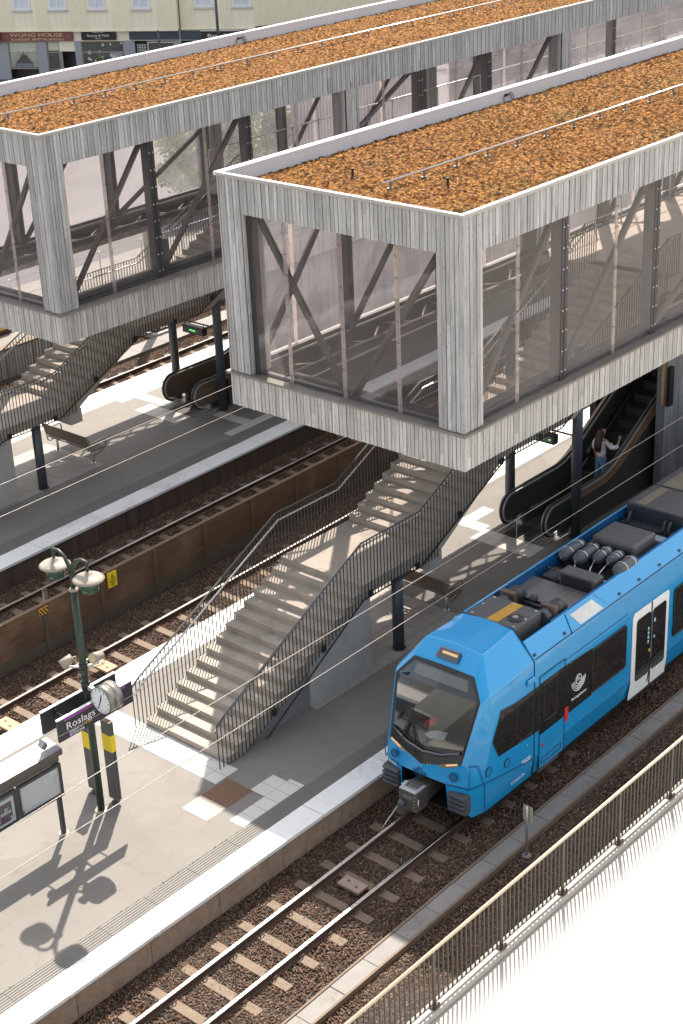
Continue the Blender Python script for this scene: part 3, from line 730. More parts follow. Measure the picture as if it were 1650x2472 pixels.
    for yy in (y0+.8,y1-.62):
        x=fx
        b.tube((fx,yy,6.62),(xe-1,yy,6.62),.024,8);b.tube((fx,yy,5.95),(xe-1,yy,5.95),.012,6)
        while x<xe-1:
            b.tube((x,yy,5.6),(x,yy,6.62),.02,6);x+=1.25
    b.build('hand_rail',M['alu'],t)
    # thin things on the roof
    r=thing('roof_safety_rail',(x0+1.2,y0+2.7,ZT-.17),rl,'roof rail')
    yr=y0+2.70;sl=ZT-.035-.27*(yr-sy0)/(sy1-sy0)
    b=MB();b.tube((x0+1.0,yr,sl+.155),(xe-1,yr,sl+.155),.021,8);b.build('rail_tube',M['stainless'],r)
    x=x0+1.25
    while x<xe-1 and x<x0+36:
        b=MB();b.box(x-.03,x+.03,yr-.008,yr+.008,sl-.02,sl+.14);b.box(x-.06,x+.06,yr-.03,yr+.05,sl-.005,sl+.02);b.build('rail_bracket',M['bracket'],r);x+=1.055
    return t
concourse(22.63,17.27,23.53,56,[(33.15,33.75),(43.6,44.2)],'front grey timber and glass concourse above the blue train, roofed with orange sedum','thin metal rail on brackets along the sedum roof above the train')
concourse(23.46,30.12,36.29,68,[(34.22,34.82),(44.83,45.45)],'rear grey timber and glass concourse with sedum roof, in front of the yellow shop house','thin metal rail on brackets along the sedum roof nearest the shops',(9.72,8.91,5.38,4.60),5.58)
def roof_bits():
    for x,y,l in ((24.36,21.35,'left one of two small black vent pegs in the orange sedum'),(24.4,18.97,'right one of two small black vent pegs in the orange sedum')):
        z=9.835-.27*(y-17.36)/6.1
        t=thing('vent_peg',(x,y,z),l,'roof vent');b=MB();b.lathe((x,y,z-.03),[(.05,0),(.05,.03),(.03,.05),(.026,.19),(.034,.2),(.03,.225)],12);b.build('peg',M['black'],t)
        b=MB();b.lathe((x,y,z-.03),[(.09,0),(.08,.035)],12);b.build('flange',M['black'],t)
    for x,y1,l in ((32.4,23.53,'black cable loop clipped inside the white parapet of the front roof'),(36.2,36.29,'black cable loop clipped inside the white parapet of the rear roof')):
        dz=0 if y1<30 else -.15;t=thing('cable_loop',(x,y1-.2,9.72+dz),l,'cable');yy=y1-.185
        b=MB();b.path([(x-.17,yy-.04,9.56+dz),(x-.15,yy-.02,9.70+dz),(x-.07,yy,9.74+dz),(x+.1,yy,9.76+dz),(x+.14,yy-.01,9.72+dz),(x+.18,yy-.04,9.57+dz)],.011,6);b.path([(x+.08,yy,9.76+dz),(x+.12,yy-.02,9.79+dz),(x+.20,yy-.03,9.74+dz),(x+.23,yy-.05,9.56+dz)],.011,6);b.build('cable_run',M['black'],t)
        b=MB();b.path([(x-.08,yy-.01,9.735+dz),(x+.1,yy-.01,9.755+dz)],[.035,.03],8);b.build('cable_splice',M['black'],t)
roof_bits()

# ------------------------------------------------------------------ stairs
RZ,TR=.1400,.293
def staircase(ox,oy,label):
    Yl,Yr=21.56+oy,19.30+oy
    t=thing('staircase',(17.73+ox,(Yl+Yr)/2,0),label,'staircase')
    X1=17.73+ox;XL1=X1+14*TR;XU=24.04+ox;XL2=XU+9*TR;XT=29.2+ox;XE=XT+14*TR
    ZL1=15*RZ;ZL2=25*RZ;ZT=40*RZ
    def flight(x,z,n,name):
        # saw-tooth top and sloping soffit, each tread a hair prouder than the riser
        top=[];q=x;h=z
        for k in range(n):
            top.append((q,h));h+=RZ;top.append((q,h-.03));top.append((q-.012,h-.028));top.append((q-.012,h));q+=TR
        xe=q-TR
        return top,xe
    def solid(x,z,n,name,end,soft):
        top,xe=flight(x,z,n,name)
        poly=top+[(end,z+n*RZ)]+soft
        b=MB();b.prism(poly,'y',Yr,Yl);return b.build(name,M['conc2'],t)
    th=.26
    solid(X1,0,15,'stair_flight',XL1+.35,[(XL1+.35,ZL1-th),(XL1+.1,ZL1-th),(X1+.45,.0)])
    b=MB();b.box(XL1+.352,XU-.002,Yr,Yl,ZL1-th,ZL1);b.build('landing',M['conc2'],t)
    solid(XU,ZL1,10,'stair_flight',XL2+.3,[(XL2+.3,ZL2-th),(XL2+.05,ZL2-th),(XU+.3,ZL1-th+.0),(XU,ZL1-th)])
    b=MB();b.box(XL2+.302,XT-.002,Yr,Yl,ZL2-th,ZL2);b.build('landing',M['conc2'],t)
    solid(XT,ZL2,15,'stair_flight',XE+.3,[(XE+.3,ZT-th),(XE+.05,ZT-th),(XT+.3,ZL2-th),(XT,ZL2-th)])
    # supporting wall under the lower flight
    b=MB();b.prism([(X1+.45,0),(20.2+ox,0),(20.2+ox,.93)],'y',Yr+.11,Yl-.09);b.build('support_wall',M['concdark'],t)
    b=MB();b.prism([(20.205+ox,0),(22.12+ox,0),(22.12+ox,ZL1-th-.004),(21.98+ox,ZL1-th-.004),(20.205+ox,.93)],'y',Yr+.06,Yl-.04);b.build('support_wall',M['conc'],t)
    # broad beam under the second landing
    b=MB();b.box(24.1+ox,24.5+ox,Yr+.05,Yl-.05,1.45,ZL1-th-.003);b.build('cross_beam',M['conc'],t)
    line=[(X1-.25,0.02),(X1-.05,.1),(XL1-.05,ZL1),(XU-.36,ZL1),(XL2,ZL2),(XT-.3,ZL2),(XE,ZT),(XE+.6,ZT)]
    def zat(x):
        for (a,c),(d,e) in zip(line,line[1:]):
            if a<=x<=d:return c+(e-c)*(x-a)/(d-a)
        return line[-1][1]
    for side,y,s in (('l',Yl+.05,1),('r',Yr-.05,-1)):
        o=MB();pts=[(x,y,z+1.0) for x,z in line]
        pts[0]=(line[0][0],y,.97)
        for a,c in zip(pts,pts[1:]):o.bar(a,c,.045,.012)
        rr=o.build('guard_rail',M['railblack'],t)
        b=MB();x=line[0][0];k=0
        while x<XE+.6:
            z=zat(x);low=max(.02,z-.31)
            if x>XL1-.3 and x<XU+.2:low=min(low,ZL1-.31)
            b.box(x-.006,x+.006,y-.011,y+.011,low,z+.995);x+=.104;k+=1
        b.build('baluster_panel',M['railblack'],rr)
        b=MB();q=[(X1+1.05,y,.04)]+[(x,y,max(.05,z-.30)) for x,z in line[2:]]
        for a,c in zip(q,q[1:]):b.bar(a,c,.034,.012)
        b.build('lower_rail',M['railblack'],rr)
        b=MB();hp=[(line[0][0]+.05,y-s*.075,.86)]+[(x,y-s*.075,z+.87) for x,z in line[1:]]
        b.path([(line[0][0]+.03,y-s*.075,.80),(line[0][0]-.01,y-s*.075,.82)]+hp,.021,8)
        b.build('handrail',M['stainless'],rr)
        b=MB()
        for x in [line[0][0]+.4+1.35*k for k in range(12)]:
            z=zat(x);b.tube((x,y,z+.80),(x,y-s*.075,z+.855),.008,5)
        # flat fixing plates to the stringer
        for x in [X1+1.3+1.5*k for k in range(9)]:
            z=zat(x);b.box(x-.05,x+.05,y-.01 if s>0 else y-.03,y+.03 if s>0 else y+.01,z-.30,z-.16)
        b.build('rail_fixings',M['black'],rr)
    return t
staircase(0,0,'concrete stair with black railings rising from the front platform beside the train')
staircase(.97,12.93,'concrete stair with black railings rising from the rear platform under the far concourse')

# ------------------------------------------------------------------ steel columns
def col_at(x,y,z1,label,r=.125):
    t=thing('steel_column',(x,y,0),label,'steel column','round columns under the concourses')
    b=MB();b.lathe((x,y,.0),[(r,0),(r,z1)],24);b.build('column_shaft',M['column'],t)
    b=MB();b.lathe((x,y,0),[(r+.035,.0),(r+.035,.012),(r+.004,.02)],20);b.build('base_collar',M['steel'],t)
for x,y,z,l in ((23.12,19.47,1.83,'round dark column under the stair landing, nearest the train front'),
  (29.82,21.37,4.9,'round grey column left of the front escalator, on its sunlit side'),(29.82,19.44,4.9,'round grey column right of the front escalator, next to the train roof'),
  (23.98,32.38,1.83,'round dark column in front of the bench on the rear platform'),(30.79,34.31,4.9,'round grey column left of the rear escalator, beside the departure sign'),(30.84,32.43,4.9,'round grey column right of the rear escalator, against the grey timber corner')):
    col_at(x,y,z,l)

# ------------------------------------------------------------------ escalators
M['trim']=plain('steel_trim',(.42,.39,.35),.35,metal=.35,var=.12,scale=4)
def escalator(ox,oy,label,side):
    t=thing('escalator',(29+ox,20.4+oy,0),label,'escalator')
    def zs(x):
        x-=ox
        a=31.2
        if x<a:return 0.
        if x<a+1.0:
            u=(x-a);return .577*u*u/2
        return .577*(x-a-.5)
    XS=[29.0+ox+.12*k for k in range(100)]
    for y,nm in ((19.76+oy,'r'),(21.0+oy,'l')):
        # balustrade: rounded newel then a sheet following the slope
        cz,r=.56,.34
        newel=[(29.32+ox-r*math.sin(a),cz-r*math.cos(a)*1.0) for a in [PI*k/12 for k in range(13)]]  # bottom -> top
        top=[(x,zs(x)+.90) for x in XS if x>29.4+ox];bot=[(x,zs(x)+.22) for x in XS if x>29.4+ox]
        b=MB();poly=newel+top+bot[::-1]
        n=len(newel);m=len(top)
        for yy in (y-.015,y+.015):
            o=len(b.v);b.v+= [(p[0],yy,p[1]) for p in poly]
            b.f.append(tuple(o+k for k in range(n)));b.mi.append(0)
            idx=lambda k:o+n+k;lo=lambda k:o+n+m+(m-1-k)
            b.f.append((o+n-1,idx(0),lo(0),o));b.mi.append(0)
            for k in range(m-1):b.f.append((idx(k),idx(k+1),lo(k+1),lo(k)));b.mi.append(0)
        b.build('balustrade',M['bronze'] if oy>5 else M['escside'],t)
        rim=[(29.32+ox-(r+.03)*math.sin(a),y,cz-(r+.03)*math.cos(a)) for a in [PI*k/16 for k in range(17)]]+[(x,y,zs(x)+.93) for x in XS if x>29.4+ox]
        b=MB()
        for a,c in zip(rim,rim[1:]):b.bar(a,c,.14,.035)
        b.build('newel_trim',M['trim'],t)
        rim2=[(29.32+ox-(r+.075)*math.sin(a),y,cz-(r+.075)*math.cos(a)) for a in [PI*k/16 for k in range(17)]]+[(x,y,zs(x)+.975) for x in XS if x>29.4+ox]
        b=MB();b.path(rim2,.030,8);b.build('handrail',M['rubber'],t)
        b=MB();s=1 if nm=='r' else -1
        b.path([(x,y+s*.12,zs(x)+.30) for x in XS if x>29.9+ox],.013,6);b.build('skirt_trim',M['stainless'],t)
        b=MB()
        pp=[(x,zs(x)+.24) for x in XS if x>29.7+ox]
        for (x0_,z0_),(x1_,z1_) in zip(pp,pp[1:]):b.slab([(x0_,y+s*.05,max(.0,z0_-.6)),(x1_,y+s*.05,max(.0,z1_-.6)),(x1_,y+s*.05,z1_),(x0_,y+s*.05,z0_)],(0,s*.09,0))
        b.build('skirt_panel',M['escside'],t)
        # bronze deck band outside the balustrade
        b=MB();so=-s
        dk=[(x,zs(x)+.885) for x in XS if x>30.1+ox]
        for (x0_,z0_),(x1_,z1_) in zip(dk,dk[1:]):b.slab([(x0_,y+so*.03,z0_),(x1_,y+so*.03,z1_),(x1_,y+so*.17,z1_-.04),(x0_,y+so*.17,z0_-.04)],(0,0,-.02))
        b.build('deck_band',M['bronze'] if oy>5 else plainb(),t)
        # outer cladding down to the ground
        b=MB();yo=y+so*.172
        for (x0_,z0_),(x1_,z1_) in zip(dk,dk[1:]):b.slab([(x0_,yo,.0),(x1_,yo,.0),(x1_,yo,z1_-.05),(x0_,yo,z0_-.05)],(0,so*.02,0))
        b.build('side_cladding',M['escside'],t)
        # blue notice stickers round the newel
        b=MB()
        for k in range(4):
            a=PI*(.60+.07*k);c=(29.32+ox-(r+.048)*math.sin(a),y,cz-(r+.048)*math.cos(a));d=(29.32+ox-(r+.048)*math.sin(a+.15),y,cz-(r+.048)*math.cos(a+.15));b.bar(c,d,.06,.003,(0,1,0) if False else (0,0,1))
        b.build('notice_sticker',plainc(),t)
    # steps
    b=MB();x=30.3+ox
    while x<40+ox:
        z=zs(x+.2);b.box(x,x+.398,19.90+oy,20.86+oy,z-.35,z);x+=.40
    b.build('step_band',M['escstep'],t)
    b=MB()
    x=30.3+ox
    while x<33+ox:
        z=zs(x+.2);b.box(x-.001,x+.03,19.9+oy,20.86+oy,z+.0015,z+.004);x+=.4
    b.build('yellow_nosing',M['ochre'],t)
    b=MB();b.box(29.62+ox,30.295+ox,19.8+oy,21.1+oy,-.01,.006);b.build('comb_plate',M['deckplate'],t)
    b=MB();k=0;b.box(28.9+ox,29.62+ox,19.7+oy,21.14+oy,-.02,.0045);o=b.build('entry_grating',M['black'],t)
    b=MB()
    for k in range(12):
        y=19.74+oy+k*.117;b.box(28.92+ox,29.6+ox,y,y+.07,.004,.010)
    b.build('grating_bars',M['railgrey'],o)
    for y in (21.12+oy,19.64+oy):
        c=MB();c.box(29.9+ox,29.96+ox,y-.03,y+.03,0,.16);c.build('rail_foot',M['alu'],t)
    return t
_c={}
def plainb():
    if 'b' not in _c:_c['b']=plain('deck_bronze',(.36,.245,.165),.35,metal=.7,var=.15,scale=3)
    return _c['b']
def plainc():
    if 'c' not in _c:_c['c']=plain('sticker_blue',(.05,.10,.42),.4,var=.4,scale=30)
    return _c['c']
escalator(0,0,'dark escalator a woman rides up, under the front concourse','a')
escalator(.97,12.95,'bronze sided escalator on the rear platform, half hidden by the grey timber corner','b')
def undercroft():
    t=thing('escalator_enclosure',(33.5,19.4,0),'streaked dark concrete wall enclosing the top of the front escalator','wall')
    b=MB();b.box(33.42,56,19.22,19.42,0,4.9);b.build('wall_panel',M['streak'],t)
    b=MB();b.box(33.30,33.415,19.26,19.40,0,4.9);b.build('wall_pier',M['concdark'],t)
    b=MB();b.box(34.0,56,21.6,21.8,0,4.9);b.build('wall_panel',M['backing'],t)
    b=MB();b.box(33.26,33.40,19.18,19.255,2.35,5.2);b.build('bronze_casing',plainb(),t)
    b=MB();b.box(33.405,33.60,19.10,19.215,2.28,3.3);b.build('black_casing',M['black'],t)
    b=MB();b.box(36.5,56,19.43,21.59,4.7,4.84);b.build('soffit',M['backing'],t)
    t=thing('escalator_enclosure',(34.5,32.3,0),'grey wall enclosing the rear escalator behind the front concourse','wall')
    b=MB();b.box(34.5,66,32.2,32.4,0,4.9);b.build('wall_panel',M['streak'],t);b=MB();b.box(35,66,34.6,34.8,0,4.9);b.build('wall_panel',M['streak'],t)
undercroft()
# ------------------------------------------------------------------ the blue train
TK=.024;TP=-.012
def TW(p):
    """train space (x from the nose plane, y across, z over the platform) to world"""
    x,y,z=p
    return Vector((19+x-TK*y,15.5+y+TK*x,z+TP*max(0,x)))
def tb(b,name,mat,parent,bevel=0,seg=2,ang=30):
    b.warp(TW);return b.build(name,mat,parent,bevel=bevel,seg=seg,ang=ang)
def train():
    t=thing('commuter_train',TW((0,0,-.5)),'bright blue commuter train with white sliding doors stopped at the front platform','train')
    L=26.;W=1.03
    # ---- car body behind the cab seam: extruded section
    sec=[(-.97,-.06),(-W,.34),(-W,1.9),(-1.015,2.42),(-.80,2.74),(-.74,2.745),(-.74,2.44)]
    b=MB()
    full=sec+[(-y,z) for y,z in sec[::-1]]
    b.prism(full,'x',2.02,L)
    body=tb(b,'car_body',M['bluepaint'],t,bevel=.018)
    # ---- cab: half mesh mirrored
    V={};F=[]
    def v(n,x,a,z):V[n]=(x,a,z)
    v('wt0',.70,0,2.60);v('wt1',.66,.66,2.62);v('wm',.46,.93,2.28);v('wl',.05,.80,1.14);v('wb',-.07,0,.93)
    # rim outside the windscreen
    v('rt0',.73,0,2.655);v('rt1',.70,.70,2.67);v('rm',.50,.985,2.29);v('rl',.09,.88,1.08);v('rb',-.09,0,.86)
    v('br0',1.02,0,2.93);v('br1',.98,.62,2.90)
    v('rs0',2.02,0,2.96);v('rs1',2.02,.56,2.93);v('sh',2.02,1.015,2.42);v('sh0',.62,1.01,2.34)
    v('sd1',2.02,W,1.9);v('sd0',.72,W,1.72)
    v('k1',2.02,W,.34);v('k0',.42,W,.66);v('kf',.10,.93,.66)
    v('p1',2.02,.97,-.06);v('p0',.52,.98,-.03);v('pf',.20,.90,-.02)
    v('nf0',-.10,.0,.72);v('nf1',-.06,.48,.70);v('nf2',-.02,.50,.66)
    v('q1',.02,.52,.10);v('q2',.10,.9,.10)
    def f(*n):F.append(n)
    f('rt0','rt1','br1','br0');f('br0','br1','rs1','rs0');f('rt1','rm','sh0','br1');f('br1','sh0','sh','rs1')
    f('sh0','rm','sd0');f('sh0','sd0','sd1','sh');f('rm','rl','sd0');f('rl','k0','sd0');f('sd0','k0','k1','sd1');f('rl','kf','k0')
    f('k0','p0','p1','k1');f('kf','pf','p0','k0')
    f('rb','rl','kf','nf1','nf0');f('nf1','kf','nf2');f('nf2','kf','q2','q1');f('q2','kf','pf')
    f('wt0','wt1','rt1','rt0');f('wt1','wm','rm','rt1');f('wm','wl','rl','rm');f('wl','wb','rb','rl')
    vs=[];ix={}
    for n,(x,a,z) in V.items():
        ix[n,-1]=len(vs);vs.append((x,-a,z))
        if a>0:ix[n,1]=len(vs);vs.append((x,a,z))
        else:ix[n,1]=ix[n,-1]
    fs=[tuple(ix[n,-1] for n in q) for q in F]+[tuple(ix[n,1] for n in q)[::-1] for q in F]
    b=MB();b.add(vs,fs);cab=tb(b,'cab_shell',M['bluepaint'],t,bevel=.10,seg=5,ang=12)
    for p in cab.data.polygons:p.use_smooth=True
    wn=cab.modifiers.new('n','WEIGHTED_NORMAL');wn.keep_sharp=False
    # cab seam
    b=MB();prev=None
    ring=[(-.985,-.06),(-W-.002,.34),(-W-.002,1.9),(-1.018,2.42),(-.565,2.935),(.565,2.935),(1.018,2.42),(W+.002,1.9),(W+.002,.34),(.985,-.06)]
    for a,c in zip(ring,ring[1:]):b.bar((2.015,a[0],a[1]),(2.015,c[0],c[1]),.022,.012,(1,0,0))
    tb(b,'cab_seam',M['seam'],t)
    # ---- windscreen: one faceted pane following the opening, with a black border and the cab behind
    def half(names):
        L_=[(V[n][0],-V[n][1],V[n][2]) for n in names];return L_
    out=['wt1','wm','wl','wb'];poly=[(V[n][0],-V[n][1],V[n][2]) for n in out]+[(V[n][0],V[n][1],V[n][2]) for n in ('wl','wm','wt1')]
    # interior tub
    b=MB()
    b.box(.60,.9,-.72,.72,.98,1.06) if False else None
    b.add([(1.75,-.78,.95),(1.75,.78,.95),(1.75,.78,2.55),(1.75,-.78,2.55),(.12,-.74,.95),(.12,.74,.95),(.8,.66,2.55),(.8,-.66,2.55)],[(0,1,2,3),(0,1,5,4),(3,2,6,7),(0,4,7,3),(1,5,6,2)])
    tb(b,'cab_interior',plain('cab_lining',(.10,.105,.105),.7,var=.3,scale=3),t)
    b=MB();b.prism([(.14,.95),(.12,1.13),(.5,1.22),(.85,1.16),(.85,.95)],'y',-.74,.74);dk=tb(b,'driver_desk',plain('desk_grey',(.06,.06,.063),.6),t,bevel=.02)
    b=MB();b.path([(1.1,.2,1.0),(1.12,.2,1.45),(1.2,.2,1.95)],[.18,.17,.13],8);b.cbox((1.2,.2,2.02),(.12,.22,.2));tb(b,'driver_seat',plain('seat_black',(.02,.02,.022),.8),t,bevel=.03)
    b=MB();b.path([(.62,.36,1.28),(.60,.20,1.42)],[.075,.075],10);b.path([(.62,.36,1.28),(.64,.44,1.20)],[.08,.05],10);tb(b,'red_extinguisher',M['red'],t)
    b=MB();b.cbox((.45,-.02,1.27),(.22,.26,.03),.3);b.cbox((.40,.12,1.25),(.16,.2,.02),-.4);tb(b,'papers',M['paper'],t)
    b=MB();b.path([(.80+.02*math.cos(a),.14+.15*math.sin(a),1.80+.16*math.cos(a)) for a in [2*PI*k/18 for k in range(18)]],.016,6,closed=True);b.tube((.8,.14,1.8),(.62,.16,1.3),.016,6);tb(b,'control_wheel',M['black'],t)
    # black masked border of the windscreen
    def inset(poly,k):
        c=sum((Vector(p) for p in poly),Vector())/len(poly);return [c+(Vector(p)-c)*k for p in poly]
    ctr=Vector((.30,0,1.85))
    def ins(p,ky,zt):return p
    bl=MB();o_=[Vector(p) for p in poly];i_=[]
    for p in o_:
        q=Vector(p)
        if p.z>2.4:q=Vector((p.x-.03,p.y*.93,p.z-.06))
        elif p.z>2:q=Vector((p.x-.004,p.y*.945,p.z-.01))
        elif p.z>1.0:q=Vector((p.x+.098,p.y*.965,p.z+.25))
        else:q=Vector((p.x+.125,0,p.z+.32))
        i_.append(q)
    # sides of border
    n=len(o_)
    for k in range(n):bl.add([o_[k],o_[(k+1)%n],i_[(k+1)%n],i_[k]],[(0,1,2,3)])
    bl.v=[(p[0]-.006,p[1],p[2]) for p in bl.v]
    tb(bl,'windscreen_border',M['gloss'],t)
    def scr(z):  # surface x for given z on the centre line
        return -.07+.77*(z-.93)/1.67
    ws=MB();ws.add([(p.x-.008,p.y,p.z) for p in i_]+[],[(0,1,2,3),(3,4,5),(3,5,6,0),(0,0,0)][:0])
    m_=[Vector((p.x-.008,p.y,p.z)) for p in i_]   # 0 rt,1 rm,2 rl,3 bottom,4 ll,5 lm,6 lt
    mt=(m_[0]+m_[6])/2+Vector((-.012,0,0));mm=(m_[1]+m_[5])/2+Vector((-.03,0,0));ml=m_[3]
    ws.add([m_[0],m_[1],m_[2],ml,m_[4],m_[5],m_[6],mt,mm],[(0,1,8,7),(1,2,3,8),(8,3,4,5),(7,8,5,6)])
    tb(ws,'windscreen',M['wscreen'],t)
    # glossy dark sweep below the glass, head lamps, marker square
    b=MB();b.path([(.10,-.74,1.34),(.02,-.4,1.215),(-.025,0,1.17),(.02,.4,1.215),(.10,.74,1.34)],.030,8);tb(b,'chrome_sweep',M['chromed'],t)
    for s in (-1,1):
        b=MB();b.slab([(.038,s*.76,1.175),(.0,s*.48,1.075),(-.035,s*.30,1.01),(.004,s*.52,1.0),(.028,s*.74,1.115)],(-.012,0,0));o=tb(b,'headlight',M['lens'],t)
        b=MB();b.slab([(.022,s*.74,1.165),(-.012,s*.50,1.075),(-.004,s*.52,1.045),(.016,s*.73,1.13)],(-.012,0,0));tb(b,'lamp_strip',M['warm'],o)
    b=MB()
    for a,c in (((-.13,1.02),(-.13,.97)),((-.13,.97),(-.20,.975)),((-.20,.975),(-.20,1.03))):b.bar((-.062,a[0],a[1]),(-.062,c[0],c[1]),.006,.006)
    tb(b,'camera_mark',M['alu'],t)
    # destination text glowing dimly behind the glass
    def tl(name,s,size,mat,o,r,u,**k):
        oo=lettering(name,s,size,mat,None,o,r,u,**k)
        for vv in oo.data.vertices:vv.co=TW(vv.co)
        attach(oo,t);return oo
    tl('destination_text','28 Kårsta',.13,M['redled'],(.585,.30,2.42),(0,-1,0),(.42,0,.9),width=.62)
    b=MB();b.slab([(.53,-.60,2.34),(.53,.60,2.34),(.60,.56,2.52),(.60,-.56,2.52)],(.02,0,0));tb(b,'sun_blind',plain('blind',(.16,.165,.15),.7),t)
    # wipers
    b=MB();b.path([(-.03,.16,1.0),(.06,.24,1.3),(.2,.42,1.62),(.26,.47,1.74)],.012,6);b.path([(-.03,.10,1.0),(.05,.16,1.28),(.19,.37,1.6)],.009,6);b.path([(.25,.43,1.84),(.10,.46,1.5),(.02,.5,1.25)],.010,5)
    tb(b,'wiper',M['black'],t)
    # upper lamp box
    b=MB();c0=[(.745,-.245,2.69),(.745,.245,2.69),(.90,.225,2.83),(.90,-.225,2.83)];b.slab(c0,(-.03,0,.03));o=tb(b,'upper_lamp',M['wdark'],t,bevel=.012)
    b=MB();b.slab([(.80,-.19,2.775),(.80,.13,2.775),(.835,.13,2.808),(.835,-.19,2.808)],(-.022,0,.022));tb(b,'lamp_strip',M['warm'],o)
    # ---- nose: round marker lamps, emblem, numbers
    def disc(c,nrm,r,mat,name,parent,th=.008,n=24,ring=None):
        nrm=Vector(nrm).normalized();a=nrm.cross(Vector((0,0,1))).normalized();u=a.cross(nrm)
        b=MB();b.path([Vector(c),Vector(c)+nrm*th],r,n);o=tb(b,name,mat,parent)
        if ring:
            b=MB();b.path([Vector(c)+nrm*th+a*math.cos(2*PI*k/n)*ring+u*math.sin(2*PI*k/n)*ring for k in range(n)],.008,5,closed=True);tb(b,'lamp_ring',M['seam'],o)
        return o
    for s in (-1,1):disc((-.004,s*.66,.86),(-1,s*.12,.15),.072,M['seamblue'],'round_lamp',t,.012,ring=.075)
    def emblem(c,r_,u_,nrm,k,mat,name,parent):
        r_=Vector(r_).normalized();u_=Vector(u_).normalized();nrm=Vector(nrm).normalized();c=Vector(c)
        P=lambda x,y:c+r_*x*k+u_*y*k+nrm*.004
        b=MB();b.path([P(.098*math.cos(a),.098*math.sin(a)) for a in [2*PI*q/20 for q in range(20)]],.009*k,5,closed=True)
        for R,a0,a1 in ((.145,182,350),(.19,182,356),(.235,182,360)):
            b.path([P(R*math.cos(math.radians(a0+(a1-a0)*q/14)),R*math.sin(math.radians(a0+(a1-a0)*q/14))) for q in range(15)],.0095*k,5)
        o=tb(b,name,mat,parent);return o
    emblem((-.105,.02,.80),(0,-1,0),(.05,0,1),(-1,0,.1),.62,M['seam'],'emblem',t)
    tl('emblem_text','SL',.07,M['seam'],(-.112,.062,.785),(0,-1,0),(.05,0,1),width=.075)
    tl('number_text','702B',.12,M['white'],(.062,.905,.595),(-.27,-1,0),(.0,0,1),width=.29)
    for s in (-1,1):
        b=MB();Q=[(-.065,s*.495,.695),(.085,s*.945,.655),(.405,s*1.045,.655),(2.0,s*1.045,.345)]
        for a,c in zip(Q,Q[1:]):b.bar(a,c,.014,.014)
        b.bar((.075,s*.955,1.07),(.085,s*.95,.66),.012,.012);b.bar((.415,s*1.042,.65),(.50,s*.99,-.02),.012,.012)
        b.bar((.13,s*.90,1.10),(.30,s*.99,1.06),.012,.012);b.bar((.30,s*.99,1.06),(.40,s*1.04,.66),.012,.012)
        tb(b,'panel_gap',M['seamblue'],t)
    # bumper cheeks: ribbed anti-climbers
    for s in (-1,1):
        b=MB();b.box(-.02,.16,s*.74-.19,s*.74+.19,.12,.55);
        o=tb(b,'buffer_block',M['buffer'],t,bevel=.03)
        b=MB()
        for k in range(4):
            z=.17+k*.098;b.prism([(-.02,z),(-.075,z+.02),(-.075,z+.05),(-.02,z+.07)],'y',s*.74-.18,s*.74+.18)
        tb(b,'buffer_rib',M['buffer'],o,bevel=.01)
    # coupler and the dark pocket behind it
    b=MB();b.box(.05,1.6,-.5,.5,.06,.08);b.box(1.6,1.65,-.5,.5,.06,.75);b.box(.05,1.6,-.52,-.50,.06,.68);b.box(.05,1.6,.5,.52,.06,.68);b.box(.1,1.6,-.5,.5,.69,.71);tb(b,'coupler_pocket',M['black'],t)
    b=MB();b.box(-.50,-.16,-.205,.205,.16,.585);b.prism([(-.16,-.19),(-.16,.19),(.6,.12),(.6,-.12)],'z',.22,.56);cp=tb(b,'coupler',M['coupler'],t,bevel=.022)
    b=MB();b.lathe((-.50,.10,.31),[(.075,0),(.072,-.05),(.055,-.10),(.03,-.12)],16,'x');tb(b,'coupler_cone',M['buffer'],cp)
    b=MB();b.box(-.52,-.42,-.19,.17,.588,.612);b.box(-.45,-.2,-.2,-.14,.588,.606);b.box(-.42,-.28,.12,.2,.588,.62)
    tb(b,'coupler_plate',M['alu'],cp,bevel=.006)
    b=MB()
    for k in range(6):b.lathe((-.40,-.15+k*.05,.615),[(.010,0),(.010,.012)],6)
    for k in range(5):b.lathe((-.505,-.16,.22+k*.07),[(.011,0),(.011,-.012)],6,'x')
    for z in (.47,.43):b.bar((-.507,-.1,z),(-.507,.1,z),.012,.01)
    b.path([(-.44,-.225,.25),(-.5,-.24,.35),(-.46,-.22,.46)],.012,5);tb(b,'coupler_bolts',M['alu'],cp)
    b=MB();b.path([(-.30,.32,.10),(-.62,.40,-.18),(-.75,.43,-.30)],.010,6);tb(b,'guard_rod',M['alu'],t)
    # underframe
    b=MB();b.box(.45,L,-.86,.86,-.30,-.07);tb(b,'underframe',M['black'],t)
    b=MB();b.box(.55,1.4,-.72,.72,-.22,-.10);b.prism([(.30,-.5),(.30,.5),(.5,.7),(.5,-.7)],'z',-.16,-.06);tb(b,'bogie_frame',M['bogie'],t,bevel=.02)
    for xw in (1.2,2.9,8.5,10.2,16,17.7):
        for s in (-1,1):
            b=MB();b.lathe((xw,s*.46,-.14),[(.33,-.05),(.33,.05),(.36,.052),(.36,.075)] ,24,'y');tb(b,'wheel',M['rust'],t)
